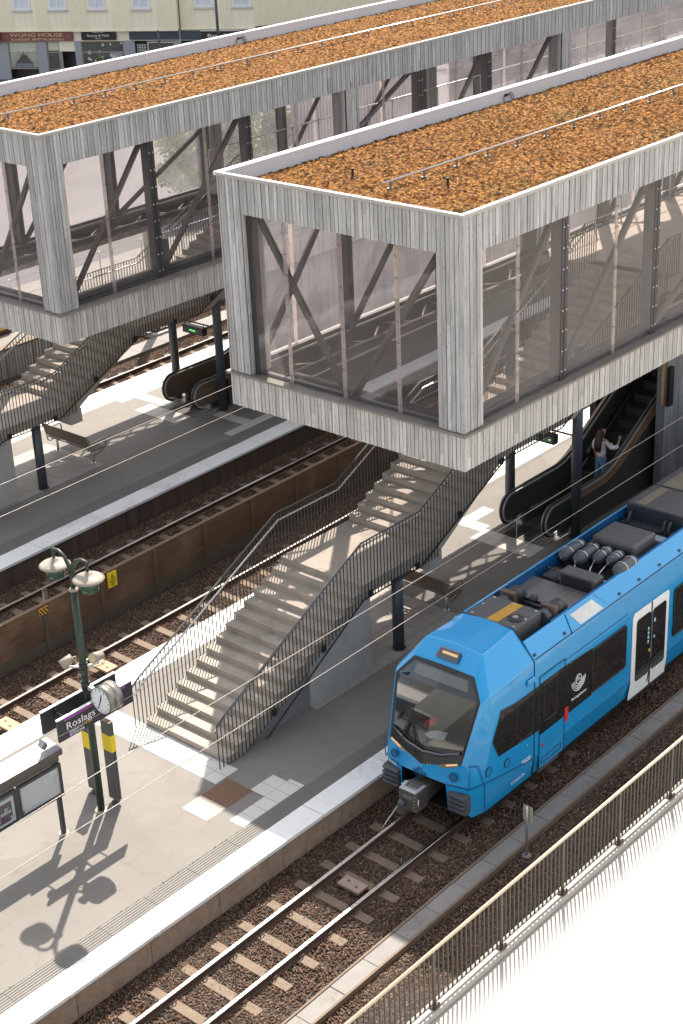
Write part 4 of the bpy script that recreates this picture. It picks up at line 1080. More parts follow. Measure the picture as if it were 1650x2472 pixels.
    # ---- sides: near side has all the detail, far side the main shapes
    def side(s):
        y0=s*(W+.003)
        def P(x,z,d=0):return (x,s*(W+.003+d),z)
        def face(pts,name,mat,par,d=0,th=.012,bev=0,ang=30):
            b=MB();b.slab([P(x,z,d) for x,z in pts],(0,s*th,0));return tb(b,name,mat,par,bevel=bev,ang=ang)
        def rounded(x0,x1,z0,z1,r,n=5):
            o=[]
            for cx,cz,a0 in ((x1-r,z0+r,-90),(x1-r,z1-r,0),(x0+r,z1-r,90),(x0+r,z0+r,180)):
                for k in range(n+1):
                    a=math.radians(a0+90*k/n);o.append((cx+r*math.cos(a),cz+r*math.sin(a)))
            return o
        # cab side window
        face([(.86,1.0),(.67,1.39),(.95,1.92),(1.40,1.86),(1.995,1.85),(1.995,.90)],'cab_window',M['wdark'],t)
        fr=MB()
        for pts in (rounded(1.42,1.93,.97,1.80,.06),):
            fr.path([P(x,z,.014) for x,z in pts],.012,5,closed=True)
        tb(fr,'window_frame',M['black'],t)
        # band of dark glass behind the seam, cab door, logo panel, big window
        face([(2.03,.90),(2.03,1.85),(2.17,1.85),(2.17,.90)],'window_band',M['wdark'],t)
        dr=face(rounded(2.185,3.02,.02,1.98,.05),'cab_door',M['bluepaint'],t,d=.0,th=.004)
        face(rounded(2.30,2.76,1.0,1.83,.06),'door_window',M['wdark'],dr,d=.006,th=.010)
        face([(2.19,.76),(2.19,1.87),(3.015,1.87),(3.015,.76)],'dark_panel',M['wdark'],dr,d=.003,th=.004)
        b=MB();b.path([P(x,z,.012) for x,z in rounded(2.30,2.76,1.0,1.83,.06)],.012,5,closed=True);tb(b,'window_frame',M['black'],dr)
        b=MB()
        for x in (2.18,3.03):b.bar(P(x,.0,.004),P(x,2.02,.004),.012,.008)
        b.bar(P(2.18,2.02,.004),P(3.03,2.02,.004),.012,.008,(0,1,0));tb(b,'door_gap',M['seam'],dr)
        disc(P(2.30,.50,.004),(0,s,0),.032,M['red'],'door_button',dr,.014)
        face([(3.04,.76),(3.04,1.86),(3.99,1.80),(3.99,.76)],'logo_panel',M['wdark'],t)
        face(rounded(4.0,5.24,.80,1.76,.07),'side_window',M['wdark'],t,d=.002)
        b=MB();b.path([P(x,z,.016) for x,z in rounded(4.0,5.24,.80,1.76,.07)],.016,5,closed=True);tb(b,'window_frame',M['black'],t)
        if s<0:
            e=emblem(P(3.50,1.36,.014),(1,0,0),(0,0,1),(0,-1,0),1.0,M['white'],'emblem',t)
            tl('emblem_text','SL',.11,M['white'],P(3.44,1.34,.016),(1,0,0),(0,0,1),width=.125)
            tl('operator_text','Roslagsbanan',.085,M['white'],P(3.27,.97,.014),(1,0,0),(0,0,1),width=.52)
            tl('number_text','702B',.125,M['white'],P(1.60,.40,.002),(1,0,0),(0,0,1),width=.30)
            tl('maker_text','STADLER',.075,M['white'],(1.28,-1.022,.135),(1,0,0),(0,-.05,1),width=.44,shear=.12)
            tl('small_text','H',.04,M['white'],P(1.78,.74,.002),(1,0,0),(0,0,1))
        # white double doors
        for xd in (5.45,11.3,17.2):
            dw=face([(xd+.02,.27),(xd-.06,.0),(xd-.06,-.06),(xd+1.40,-.06),(xd+1.40,.0),(xd+1.46,.27),(xd+1.46,1.80),(xd+1.42,1.85),(xd+.1,1.87),(xd+.03,1.80)],'sliding_door',M['white'],t,d=.004,th=.02,bev=.006)
            face(rounded(xd+.17,xd+.72,.26,1.68,.08),'door_window',M['wdark'],dw,d=.028,th=.006);face(rounded(xd+.80,xd+1.34,.26,1.67,.08),'door_window',M['wdark'],dw,d=.028,th=.006)
            b=MB();b.box(xd+.735,xd+.785,min(s*(W+.02),s*(W+.032)),max(s*(W+.02),s*(W+.032)),-.05,1.86);tb(b,'door_joint',M['black'],dw)
            b=MB()
            for k in range(4):b.cbox((xd+.64,s*(W+.039),1.0+k*.10),(.05,.004,.065))
            b.cbox((xd+.88,s*(W+.039),1.40),(.06,.004,.08));b.cbox((xd+.88,s*(W+.039),1.02),(.05,.004,.06));tb(b,'door_sticker',M['sticker'],dw)
            disc(P(xd+.70,.78,.034),(0,s,0),.03,M['yellow'],'door_button',dw,.01)
            b=MB();b.bar(P(xd+.66,.05,.026),P(xd+.80,.55,.026),.03,.01);b.box(xd-.02,xd+1.40,min(s*W,s*(W+.05)),max(s*W,s*(W+.05)),-.10,-.065);tb(b,'door_sill',M['black'],dw)
            b=MB();b.cbox(P(xd+1.62,1.02,.0),(.14,.01,.2));tb(b,'side_hatch',M['bluedeep'],t)
        for xw,ln in ((7.15,1.6),(9.1,1.6),(13.2,1.6),(15.1,1.6)):
            face(rounded(xw,xw+ln,.62,1.74,.08),'side_window',M['wdark'],t,d=.002)
            b=MB();b.path([P(x,z,.016) for x,z in rounded(xw,xw+ln,.62,1.74,.08)],.016,5,closed=True);tb(b,'window_frame',M['black'],t)
        if s<0:
            face(rounded(3.035,3.155,.62,.93,.01),'red_label',M['red'],t,d=.012,th=.004)
            for x,z in ((.55,.84),(1.13,.72)):disc(P(x,z,0),(0,-1,0),.085,M['bluedeep'],'filler_cap',t,.008,ring=.087)
            b=MB()
            for x0,x1,z0,z1 in ((2.25,2.92,.11,.22),):
                for a,c in (((x0,z0),(x1,z0)),((x1,z0),(x1,z1)),((x1,z1),(x0,z1)),((x0,z1),(x0,z0))):b.bar(P(a[0],a[1],.003),P(c[0],c[1],.003),.014,.012)
            tb(b,'hatch_gap',M['seam'],t)
            b=MB();b.box(1.75,2.0,-1.07,-1.03,2.02,2.14);tb(b,'side_lamp',M['bluepaint'],t,bevel=.02)
            b=MB();b.slab([(2.2,-.985,-.10),(2.9,-.985,-.10),(2.9,-.995,.06),(2.25,-.995,.06)],(0,-.02,0));tb(b,'step_well',M['deckplate'],t)
        # lines along the body: roofline seam and lower crease
        b=MB();b.bar((2.05,s*1.020,2.44),(L,s*1.020,2.44),.012,.012);tb(b,'roofline_seam',M['seam'],t)
        b=MB();b.bar((2.25,s*(W+.001),1.965),(5.3,s*(W+.001),1.965),.010,.016);b.bar((2.05,s*(W+.001),.345),(L,s*(W+.001),.345),.010,.010);tb(b,'panel_gap',M['seamblue'],t)
        b=MB()
        for x in (2.10,3.1,5.05,5.8,6.6,7.4,8.6,9.8):
            b.slab([(x-.035,s*.985,2.485),(x+.035,s*.985,2.485),(x+.035,s*.955,2.525),(x-.035,s*.955,2.525)],(0,s*.006,.005))
        tb(b,'lifting_slot',M['black'],t)
    side(-1);side(1)
    # hatch with pale panel on the fairing
    def fa(x,k,d=.0):  # point on the fairing, k 0 bottom..1 top
        return (x,-(1.015-.215*k)-d*.83,2.42+.32*k+d*.55)
    b=MB();b.slab([fa(3.30,.02),fa(4.62,.02),fa(4.34,.98),fa(3.36,.98)],(0,-.010,.007));hp=tb(b,'roof_hatch',M['bluepaint'],t)
    b=MB();b.slab([fa(3.62,.14,.013),fa(4.42,.14,.013),fa(4.22,.84,.013),fa(3.46,.84,.013)],(0,-.004,.003));tb(b,'pale_panel',plain('hatch_pale',(.56,.56,.54),.5),hp)
    b=MB()
    for a,c in ((fa(3.29,0,.004),fa(3.35,1,.004)),(fa(4.63,0,.004),fa(4.35,1,.004))):b.bar(a,c,.012,.01)
    tb(b,'hatch_gap',M['seam'],hp)
    # ---- roof equipment, standing on the deck at z 2.44
    D=2.445
    b=MB();b.box(2.05,L,-.735,.735,2.40,D);tb(b,'roof_deck',M['roofdark'],t)
    b=MB();b.box(2.06,2.95,-.55,.55,D+.002,2.91);pl=tb(b,'roof_box',M['roofgrey'],t,bevel=.015)
    b=MB();b.prism([(2.10,.10),(2.92,.06),(2.92,-.17),(2.12,-.14)],'z',2.911,2.914);tb(b,'ochre_stripe',M['ochre'],pl)
    b=MB();b.lathe((2.42,-.33,2.911),[(.15,0),(.15,.014),(.11,.03),(.03,.032)],24);o=tb(b,'fan_cover',M['black'],pl)
    b=MB()
    for k in range(4):b.cbox((2.42,-.33,2.947),(.11,.022,.012),PI*k/4)
    tb(b,'fan_hub',M['alu'],o)
    b=MB()
    for x,y in ((2.15,.45),(2.55,.48),(2.88,.45),(2.14,-.48),(2.5,-.5),(2.88,-.48),(2.88,.0)):b.lathe((x,y,2.911),[(.026,0),(.022,.012)],8)
    tb(b,'roof_bolt',M['alu'],pl)
    b=MB();b.box(2.97,3.42,-.7,.7,D+.001,D+.10);b.box(3.78,4.62,-.72,.72,D+.001,D+.12);dp=tb(b,'deck_plate',M['deckplate'],t)
    b=MB()
    for k in range(9):
        for q in range(5):b.lathe((3.84+k*.09,-.6+q*.3,D+.12),[(.009,0),(.007,.005)],5)
    tb(b,'plate_stud',M['alu'],dp)
    for s,y in ((1,.42),(-1,-.50)):
        b=MB();b.path([(3.02,y,2.70),(3.22,y,2.70)],.15,14);bl=tb(b,'blower',M['tank'],t)
        b=MB();b.box(3.23,3.36,y-.16,y+.16,2.56,2.88);tb(b,'blower_collar',plain('blower_rust',(.10,.065,.055),.6),bl)
        b=MB();b.path([(3.37,y,2.72),(3.62,y,2.72)],.155,14);b.path([(3.62,y-.02,2.66),(3.78,y-.02,2.64)],[.10,.08],12);tb(b,'blower_motor',M['roofdark'],bl)
        b=MB();b.box(3.0,3.2,y-.14,y+.14,D,2.62);tb(b,'blower_foot',M['tank'],bl)
    b=MB();b.tube((3.55,.28,2.60),(3.55,-.36,2.60),.035,8);b.tube((3.45,.28,2.55),(3.45,-.36,2.55),.03,8);b.path([(3.6,.12,2.6),(3.7,.12,2.64),(3.8,.12,2.62)],[.06,.09,.05],10);tb(b,'blower_pipe',M['roofdark'],t)
    b=MB();b.box(4.66,5.0,-.64,.16,D+.002,2.83);bx=tb(b,'equipment_box',M['roofgrey'],t,bevel=.02)
    b=MB();b.box(4.64,4.658,-.56,.10,D+.02,2.78);tb(b,'box_front',M['black'],bx)
    b=MB();b.box(4.70,5.05,.2,.6,D+.002,2.60);tb(b,'cable_box',M['roofdark'],t,bevel=.02)
    b=MB()
    for k in range(6):b.path([(4.66+.02*k,.66-.03*k,D+.02),(4.9,.62-.035*k,D+.06+.01*k),(5.3,.60-.03*k,D+.03)],.013,5)
    b.path([(4.62,.20,D+.1),(4.72,.24,D+.25),(4.66,.3,D+.04)],.02,6);b.path([(4.62,.25,D+.1),(4.74,.30,D+.22),(4.70,.36,D+.04)],.02,6);tb(b,'cable_bundle',M['rubber'],t)
    b=MB();b.box(5.12,5.34,-.6,.68,D+.002,D+.06);b.box(5.08,5.12,-.72,.72,D+.002,D+.14);tb(b,'tank_bracket',M['roofgrey'],t)
    for x0,x1,y,r in ((5.38,6.14,.565,.135),(5.39,6.16,.235,.135),(5.64,6.20,-.05,.125),(5.71,6.20,-.32,.115),(5.41,6.10,-.66,.14)):
        z=2.72
        b=MB();b.lathe((0,y,z),[(.02,x0-.02),(r*.55,x0),(r*.86,x0+.05),(r,x0+.11),(r,x1-.08),(r*.86,x1-.02),(r*.5,x1+.02)],20,'x');tk=tb(b,'air_tank',M['tank'],t)
        b=MB()
        for x in (x0+.24,x1-.14):b.lathe((0,y,z),[(r+.003,x-.012),(r+.008,x-.010),(r+.008,x+.010),(r+.003,x+.012)],20,'x')
        tb(b,'tank_strap',M['stainless'],tk)
        b=MB()
        for x in (x0+.24,x1-.14):b.box(x-.03,x+.03,y-.08,y+.08,D,z-r*.7)
        tb(b,'tank_foot',M['roofdark'],tk)
        b=MB();b.lathe((0,y,z),[(.022,x0-.028),(.022,x0-.01)],8,'x');tb(b,'tank_valve',M['alu'],tk)
    b=MB();b.path([(5.37,.235,2.72),(5.22,.16,2.66),(5.12,.02,2.58),(5.10,-.5,2.56),(5.2,-.72,2.52)],.016,6);b.path([(5.62,-.05,2.72),(5.40,-.08,2.62),(5.2,-.2,2.57)],.015,6);b.path([(5.69,-.32,2.72),(5.45,-.3,2.62),(5.25,-.34,2.57)],.015,6);b.path([(5.15,-.28,2.56),(5.28,-.5,2.54),(5.32,-.72,2.52)],.013,6);tb(b,'air_pipe',M['stainless'],t)
    b=MB();b.box(6.28,7.16,-.56,.42,D+.05,2.90);bb=tb(b,'equipment_box',M['roofgrey'],t,bevel=.05,ang=50)
    b=MB();b.box(6.24,7.2,-.6,.46,D,D+.07);b.box(6.255,6.275,-.5,.36,D+.1,2.78);tb(b,'box_base',M['roofdark'],bb)
    b=MB();b.box(6.25,7.5,-.735,-.62,D+.001,D+.09);b.box(6.25,7.5,.52,.735,D+.001,D+.07);tb(b,'deck_plate',M['deckplate'],t)
    b=MB();b.box(7.22,7.45,-.66,-.40,D,2.68);tb(b,'junction_box',plain('box_blue_grey',(.22,.27,.32),.5),t,bevel=.012)
    b=MB();b.box(7.75,8.02,-.70,.64,D,2.60);b.box(8.02,16.,-.70,.64,D,2.93);tall=tb(b,'tall_roof_unit',M['roofblue'],t,bevel=.02)
    b=MB();b.box(8.05,16.,-.69,.63,2.931,2.936);tb(b,'unit_lid',M['roofgrey'],tall)
    b=MB();b.prism([(8.10,.46),(9.10,.44),(9.10,.24),(8.10,.24)],'z',2.9365,2.940);b.prism([(9.22,.48),(10.6,.46),(10.6,.0),(9.22,.02)],'z',2.9365,2.940);tb(b,'ochre_stripe',M['ochredull'],tall)
    b=MB();b.box(9.15,9.18,-.69,.63,2.9365,2.943);tb(b,'lid_gap',M['black'],tall)
    b=MB();b.path([(7.55,.60,2.50),(7.56,.1,2.54),(7.56,-.45,2.54),(7.5,-.66,2.5)],.03,8);b.path([(7.64,.60,2.53),(7.66,-.5,2.57)],.022,6)
    for y in (.46,-.36,-.48):b.path([(7.98,y,2.78),(7.86,y,2.80),(7.80,y,2.66),(7.72,y,2.56)],.032,6)
    tb(b,'roof_hose',M['rubber'],t)
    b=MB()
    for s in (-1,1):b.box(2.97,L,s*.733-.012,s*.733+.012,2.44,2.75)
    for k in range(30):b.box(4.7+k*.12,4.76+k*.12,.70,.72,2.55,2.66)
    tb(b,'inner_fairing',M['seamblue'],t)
    return t
def more_mats():
    n=N('windscreen_glass');n.n.remove(n.b);tr=n.new('ShaderNodeBsdfTransparent');tr.inputs[0].default_value=(.72,.76,.76,1);gl=n.new('ShaderNodeBsdfGlossy');gl.inputs['Roughness'].default_value=.02
    fr=n.new('ShaderNodeFresnel');fr.inputs[0].default_value=1.5;m=n.new('ShaderNodeMixShader');n.link(n.math('MULTIPLY',fr.outputs[0],1.7),m.inputs[0]);n.link(tr.outputs[0],m.inputs[1]);n.link(gl.outputs[0],m.inputs[2]);n.link(m.outputs[0],n.out.inputs[0]);M['wscreen']=n.m
    M['gloss']=plain('gloss_black',(.006,.006,.007),.22,var=.1);M['chromed']=plain('dark_chrome',(.10,.10,.115),.15,metal=.9,var=.1);M['lens']=plain('lamp_lens',(.22,.16,.11),.12,var=.2,coat=1)
    M['seamblue']=plain('dark_blue',(.004,.09,.24),.5,var=.05);M['sticker']=plain('door_sticker',(.35,.6,.68),.5,var=.1);M['roofblue']=plain('roof_navy',(.022,.030,.042),.5,var=.15)  # even dark blue for panel gaps, round lamp discs and inner fairing
more_mats()
train()
# ------------------------------------------------------------------ the woman on the escalator
def skinmesh(pts,edges,levels=2,root=0):
    bm=bmesh.new();ly=bm.verts.layers.skin.verify();vs=[]
    for x,y,z,r in pts:
        v=bm.verts.new((x,y,z));rr=r if isinstance(r,tuple) else (r,r);v[ly].radius=rr;vs.append(v)
    for a,c in edges:bm.edges.new((vs[a],vs[c]))
    vs[root][ly].use_root=True
    me=bpy.data.meshes.new('sk');bm.to_mesh(me);bm.free()
    o=bpy.data.objects.new('sk',me);COL.objects.link(o)
    m=o.modifiers.new('s','SKIN');m.use_smooth_shade=True;m.branch_smoothing=.6
    q=o.modifiers.new('u','SUBSURF');q.levels=levels;q.render_levels=levels
    dg=bpy.context.evaluated_depsgraph_get();res=bpy.data.meshes.new_from_object(o.evaluated_get(dg))
    bpy.data.objects.remove(o)
    for p in res.polygons:p.use_smooth=True
    return res
def skinobj(name,mat,pts,edges,parent,T,levels=2):
    me=skinmesh(pts,edges,levels);me.name=name
    for v in me.vertices:v.co=T@v.co
    me.materials.clear();me.materials.append(mat)
    o=bpy.data.objects.new(name,me);COL.objects.link(o)
    if parent:attach(o,parent)
    return o
def person():
    # local frame: +x forward (up the escalator), y left, z up, feet at 0
    T=Matrix.Translation((32.12,20.22,.22))@Matrix.Rotation(math.radians(-8),4,'Z')
    root=thing('person',(32.12,20.22,.22),'long haired woman in white blouse and blue jeans riding up the escalator, right hand raised','person')
    # body: one continuous skin surface
    pts=[(0,0,.90,(.13,.10)),(0,0,1.08,(.115,.085)),(0,0,1.26,(.135,.095)),(0,0,1.36,(.10,.08)),(.005,0,1.42,.048),(.02,-.005,1.50,(.072,.082)),(.03,-.01,1.58,(.078,.09)),(.03,-.01,1.635,(.05,.06)),
      (0,.155,1.345,.052),(-.03,.20,1.12,.042),(.0,.21,.93,.034),(.02,.205,.86,.030),
      (.0,-.155,1.345,.052),(.08,-.27,1.17,.042),(.18,-.36,1.20,.036),(.22,-.37,1.32,.028),(.235,-.372,1.37,(.036,.018)),
      (.0,.085,.80,.085),(.0,.09,.47,.058),(-.02,.09,.08,.040),(.06,.095,.03,.034),(.12,.10,.025,.028),
      (.0,-.085,.80,.085),(.03,-.09,.47,.058),(.0,-.09,.08,.040),(.08,-.095,.03,.034),(.14,-.10,.025,.028)]
    ed=[(0,1),(1,2),(2,3),(3,4),(4,5),(5,6),(6,7),(3,8),(8,9),(9,10),(10,11),(3,12),(12,13),(13,14),(14,15),(15,16),(0,17),(17,18),(18,19),(19,20),(20,21),(0,22),(22,23),(23,24),(24,25),(25,26)]
    # fingers of the raised right hand, thumb leaving the side of the palm
    k=16
    for i,(dy,ln,cv) in enumerate(((-.030,.062,.012),(-.011,.074,.010),(.008,.070,.012),(.026,.056,.016))):
        a=len(pts);pts+= [(.240,-.372+dy,1.405,.0095),(.240+cv,-.372+dy*1.15,1.405+ln*.6,.0085),(.240+cv*2.6,-.372+dy*1.2,1.405+ln,.0072)];ed+=[(k,a),(a,a+1),(a+1,a+2)]
    a=len(pts);pts+=[(.25,-.335,1.375,.010),(.268,-.318,1.40,.0088),(.276,-.312,1.425,.0076)];ed+=[(k,a),(a,a+1),(a+1,a+2)]
    # left hand, curled on the bag strap
    k=11
    for dy in (-.02,-.006,.008,.022):
        a=len(pts);pts+=[(.03,.205+dy,.81,.009),(.05,.205+dy,.785,.0085),(.045,.205+dy,.76,.0072)];ed+=[(k,a),(a,a+1),(a+1,a+2)]
    a=len(pts);pts+=[(.05,.195,.845,.0095),(.066,.193,.82,.008)];ed+=[(k,a),(a,a+1)]
    skinobj('body',M['skin'],pts,ed,root,T,1)
    # face: nose, eyes, lips, ear
    b=MB();b.path([(.10,-.012,1.575),(.118,-.012,1.545),(.104,-.012,1.535)],[.008,.014,.009],6);f=b
    b.path([(.092,-.03,1.508),(.102,-.012,1.507),(.094,.008,1.508)],.008,6);b.warp(lambda p:T@p);b.build('face_features',M['skin'],root)
    b=MB()
    for dy in (-.042,.018):b.path([(.092,dy-.010,1.565),(.10,dy,1.567),(.094,dy+.010,1.565)],.006,6)
    b.warp(lambda p:T@p);b.build('eyes',M['black'],root)
    # blouse
    pts=[(0,0,.86,(.175,.128)),(0,0,1.06,(.135,.105)),(0,0,1.22,(.158,.118)),(0,0,1.34,(.13,.10)),(0,0,1.405,(.075,.065)),
      (0,.165,1.345,.072),(-.03,.215,1.15,.070),(-.005,.22,1.03,.060),(0,-.165,1.345,.072),(.07,-.275,1.175,.074),(.165,-.352,1.185,.068),(.20,-.362,1.245,.050)]
    ed=[(0,1),(1,2),(2,3),(3,4),(3,5),(5,6),(6,7),(3,8),(8,9),(9,10),(10,11)]
    skinobj('blouse',M['blouse'],pts,ed,root,T)
    # jeans
    pts=[(0,0,1.0,(.135,.10)),(0,0,.86,(.15,.115)),(0,.088,.76,.098),(0,.092,.47,.078),(-.02,.095,.09,.075),(0,-.088,.76,.098),(.03,-.092,.47,.078),(.0,-.095,.09,.075)]
    ed=[(0,1),(1,2),(2,3),(3,4),(1,5),(5,6),(6,7)]
    skinobj('jeans',M['denim'],pts,ed,root,T)
    # hair: mass falling over the back with separate locks
    pts=[(-.01,-.005,1.63,(.088,.085)),(-.03,0,1.56,(.100,.090)),(-.075,.005,1.44,(.112,.065)),(-.115,.01,1.30,(.110,.05)),(-.125,.01,1.16,(.085,.035)),(-.12,.015,1.08,(.04,.02))]
    skinobj('hair',M['hair'],pts,[(i,i+1) for i in range(5)],root,T)
    b=MB();random.seed(3)
    for i in range(26):
        y=-.10+.2*i/25;ph=random.random()*6
        b.path([(-.02-.06*math.cos(y*8),y*.8,1.58),(-.09,y*1.0,1.44),(-.135+.01*math.sin(ph),y*1.05+.012*math.sin(ph),1.30),(-.145+.012*math.sin(ph+1),y*.95+.015*math.sin(ph+2),1.17),(-.14,y*.8+.015*math.sin(ph+3),1.03+.07*random.random())],[.014,.017,.017,.014,.005],5)
    b.warp(lambda p:T@p);b.build('hair_locks',M['hair'],root)
    b=MB()
    for s in (1,-1):b.path([(-.02,s*.09,.06),(.06,s*.095,.045),(.15,s*.10,.03)],[.045,.048,.035],8)
    b.warp(lambda p:T@p);b.build('shoes',M['white'],root)
    bag=thing('shoulder_bag',T@Vector((-.02,.27,.86)),'black shoulder bag hanging at the left hip of the woman on the escalator','bag')
    b=MB();b.prism([(-.17,.80),(.15,.80),(.17,.98),(.12,1.10),(-.14,1.10),(-.19,.98)],'y',.235,.335);b.warp(lambda p:T@p);b.build('bag_body',M['bag'],bag,bevel=.03,seg=3)
    b=MB();b.path([(-.12,.285,1.09),(-.07,.23,1.30),(-.01,.19,1.42),(.05,.23,1.30),(.10,.285,1.09)],.011,6);b.warp(lambda p:T@p);b.build('bag_strap',M['bag'],bag)
person()

# ------------------------------------------------------------------ benches
def bench(x,y,label,first=None):
    t=thing('platform_bench',(x,y,0),label,'bench','slatted benches on the platforms')
    L=.95
    for k in range(4):
        b=MB();b.box(x-.02+k*.115,x+.08+k*.115,y-L,y+L,.43,.462);b.build('seat_slat',M['slat'],t,bevel=.008)
    for k in range(4):
        z=.52+k*.098;xx=x-.05-k*.038
        b=MB();b.bar((xx,y-L,z+.04),(xx,y+L,z+.04),.03,.085);b.build('back_slat',M['slat'],t,bevel=.008)
    for s in (-1,1):
        yy=y+s*(L-.02)
        b=MB();P=[(x-.20,yy,.93),(x-.15,yy,.80),(x-.085,yy,.60),(x-.06,yy,.47),(x-.04,yy,.34),(x+.04,yy,.30),(x+.16,yy,.32),(x+.36,yy,.38),(x+.47,yy,.47),(x+.47,yy,.62),(x+.43,yy,.69),(x+.36,yy,.70),(x-.09,yy,.67)]
        for a,c in zip(P,P[1:]):b.bar(a,c,.045,.022,(0,0,1) if abs(a[2]-c[2])<abs(a[0]-c[0]) else (1,0,0))
        b.build('arm_loop',plain_bench(),t,bevel=.006)
        yy=y+s*(L-.2)
        b=MB();b.lathe((x+.13,yy,0),[(.035,0),(.035,.42)],14);b.lathe((x+.13,yy,0),[(.06,0),(.06,.012)],14);b.bar((x-.04,yy,.41),(x+.40,yy,.41),.05,.03);b.build('leg',M['alu'],t)
    return t
_d={}
def plain_bench():
    if 'a' not in _d:_d['a']=plain('bench_casting',(.30,.265,.215),.45,metal=.5,var=.15)
    return _d['a']
bench(24.93,20.42,'slatted wooden bench half hidden behind the column, beside the front of the train roof')
bench(25.76,33.30,'slatted wooden bench standing free on the sunlit rear platform')

# ------------------------------------------------------------------ lamp post, clock, station sign
def lamp_post():
    X,Y=15.23,20.09
    t=thing('lamp_post',(X,Y,0),'green lamp post with two cream disc shades at the front left','street lamp')
    b=MB();b.lathe((X,Y,0),[(.068,0),(.068,2.2),(.066,3.0),(.062,4.60)],20);b.build('post',M['green'],t)
    b=MB();b.lathe((X,Y,4.58),[(.085,0),(.085,.03),(.05,.05)],18);b.build('collar',M['cream'],t)
    b=MB();b.lathe((X,Y,0),[(.14,0),(.12,.015),(.075,.02)],14);b.build('base_ring',M['cream'],t)
    b=MB();b.tube((X,Y,4.6),(X,Y,4.93),.045,12);b.build('post_top',M['green'],t)
    for s in (1,-1):
        yc=Y+s*.44
        b=MB();b.path([(X,Y+s*.01,4.80),(X,Y+s*.05,5.02),(X,Y+s*.15,5.19),(X,Y+s*.29,5.26),(X,yc-s*.0,5.25),(X,yc+s*.02,5.20)],[.04,.037,.033,.031,.03,.03],10);b.tube((X,yc,5.22),(X,yc,5.07),.028,10);b.build('swan_arm',M['green'],t)
        b=MB();b.lathe((X,yc,4.93),[(.275,0),(.28,.008),(.24,.04),(.15,.085),(.06,.115),(.045,.15),(.0,.15)],36);sh=b.build('lamp_shade',M['cream'],t)
        b=MB();b.lathe((X,yc,4.70),[(.13,0),(.16,.02),(.162,.215),(.15,.225)],28);b.build('lamp_housing',M['greenlamp'],sh)
        b=MB()
        for k in range(4):
            a=PI/2*k+.5;b.lathe((X+.165*math.cos(a),yc+.165*math.sin(a),4.76),[(.014,0),(.014,.014)],8)
            b.lathe((X+.06*math.cos(a),yc+.06*math.sin(a),5.045),[(.014,0),(.010,.01)],8)
        b.build('shade_bolt',M['cream'],sh)
    b=MB();b.lathe((X,Y,3.02),[(.082,0),(.082,.12)],18);b.lathe((X,Y,2.60),[(.082,0),(.082,.16)],18);b.lathe((X,Y,2.84),[(.078,0),(.078,.04)],18);b.build('post_clamp',M['black'],t)
    # loudspeakers
    for s,l in ((1,'cream loudspeaker left of the green lamp post, pointing to the left'),(-1,'cream loudspeaker right of the green lamp post, facing the brown fence')):
        pass
    def horn(c,d,label):
        o=thing('loudspeaker',c,label,'loudspeaker');c=Vector(c);d=Vector(d).normalized()
        b=MB();b.path([c-d*.11,c-d*.02,c+d*.12],[.078,.085,.098],20);b.build('horn_body',M['cream'],o)
        b=MB();b.path([c+d*.118,c+d*.124],.080,20);b.build('horn_mouth',plain_h(),o)
        e=Vector((X,Y,3.08));b=MB();q=c-d*.02+Vector((0,0,-.13));b.path([c+Vector((0,0,-.08)),q],.018,6);b.bar(q,(X,Y,3.06),.05,.03);b.build('bracket',M['alu'],o)
        b=MB();b.path([c-d*.11,c-d*.18+Vector((0,0,-.03)),c-d*.16+Vector((0,0,-.2)),(X+.02,Y,2.98)],.010,6);b.build('speaker_cable',plain_h(),o)
    horn((X-.17,Y+.22,3.17),(-.75,.35,-.45),'cream loudspeaker left of the green lamp post, mouth turned down to the left')
    horn((X+.15,Y-.22,3.27),(-.85,-.1,.15),'cream loudspeaker right of the green lamp post, showing its open mouth')
    # sign boards either side of the post
    s=thing('station_sign',(X,Y,2.1),'double board station name sign with purple band behind the clock','station sign')
    def board(y,x0,x1,nm):
        b=MB();b.box(x0,x1,y-.02,y+.02,2.03,2.46);o=b.build(nm,M['signdark'],s)
        b=MB();b.box(x0,x1,y-.028,y+.028,2.461,2.478);b.build('edge_trim',M['white'],o);return o
    f=board(19.86,14.33,16.06,'front_board');g=board(20.30,14.33,16.06,'rear_board')
    y=19.838
    b=MB();b.box(14.47,15.90,y-.003,y,2.395,2.452);b.build('purple_band',M['purple'],f)
    b=MB();b.box(14.33,16.06,y-.002,y,2.163,2.168);b.build('rule_line',M['white'],f)
    lettering('station_name','Roslags Näsby',.20,M['white'],f,(14.52,y-.002,2.205),(1,0,0),(0,0,1),width=1.28)
    lettering('line_text','Roslagsbanan mot',.05,M['white'],f,(14.56,y-.002,2.125),(1,0,0),(0,0,1),width=.30)
    lettering('line_text','Lindholmen',.05,plain('sign_orange',(.75,.36,.04),.5),f,(14.88,y-.002,2.125),(1,0,0),(0,0,1),width=.20)
    lettering('destination','Kårsta',.085,M['white'],f,(14.655,y-.002,2.055),(1,0,0),(0,0,1),width=.24)
    b=MB();b.box(14.56,14.635,y-.003,y,2.052,2.115);b.build('line_badge',M['badge'],f)
    lettering('badge_number','27',.05,M['white'],f,(14.573,y-.005,2.062),(1,0,0),(0,0,1),width=.05)
    b=MB()
    for x in (14.62,15.80):
        b.path([(x,19.88,2.36),(x,20.0,2.36),(x,20.0,2.36)],.014,6);b.tube((x,19.87,2.36),(x,20.29,2.36),.016,8);b.cbox((x,20.26,2.36),(.05,.03,.14))
    b.bar((X-.12,19.88,2.2),(X-.12,20.28,2.2),.03,.03);b.bar((X+.12,19.88,2.2),(X+.12,20.28,2.2),.03,.03);b.bar((X-.14,Y,2.2),(X+.14,Y,2.2),.05,.05);b.build('sign_bracket',M['black'],s)
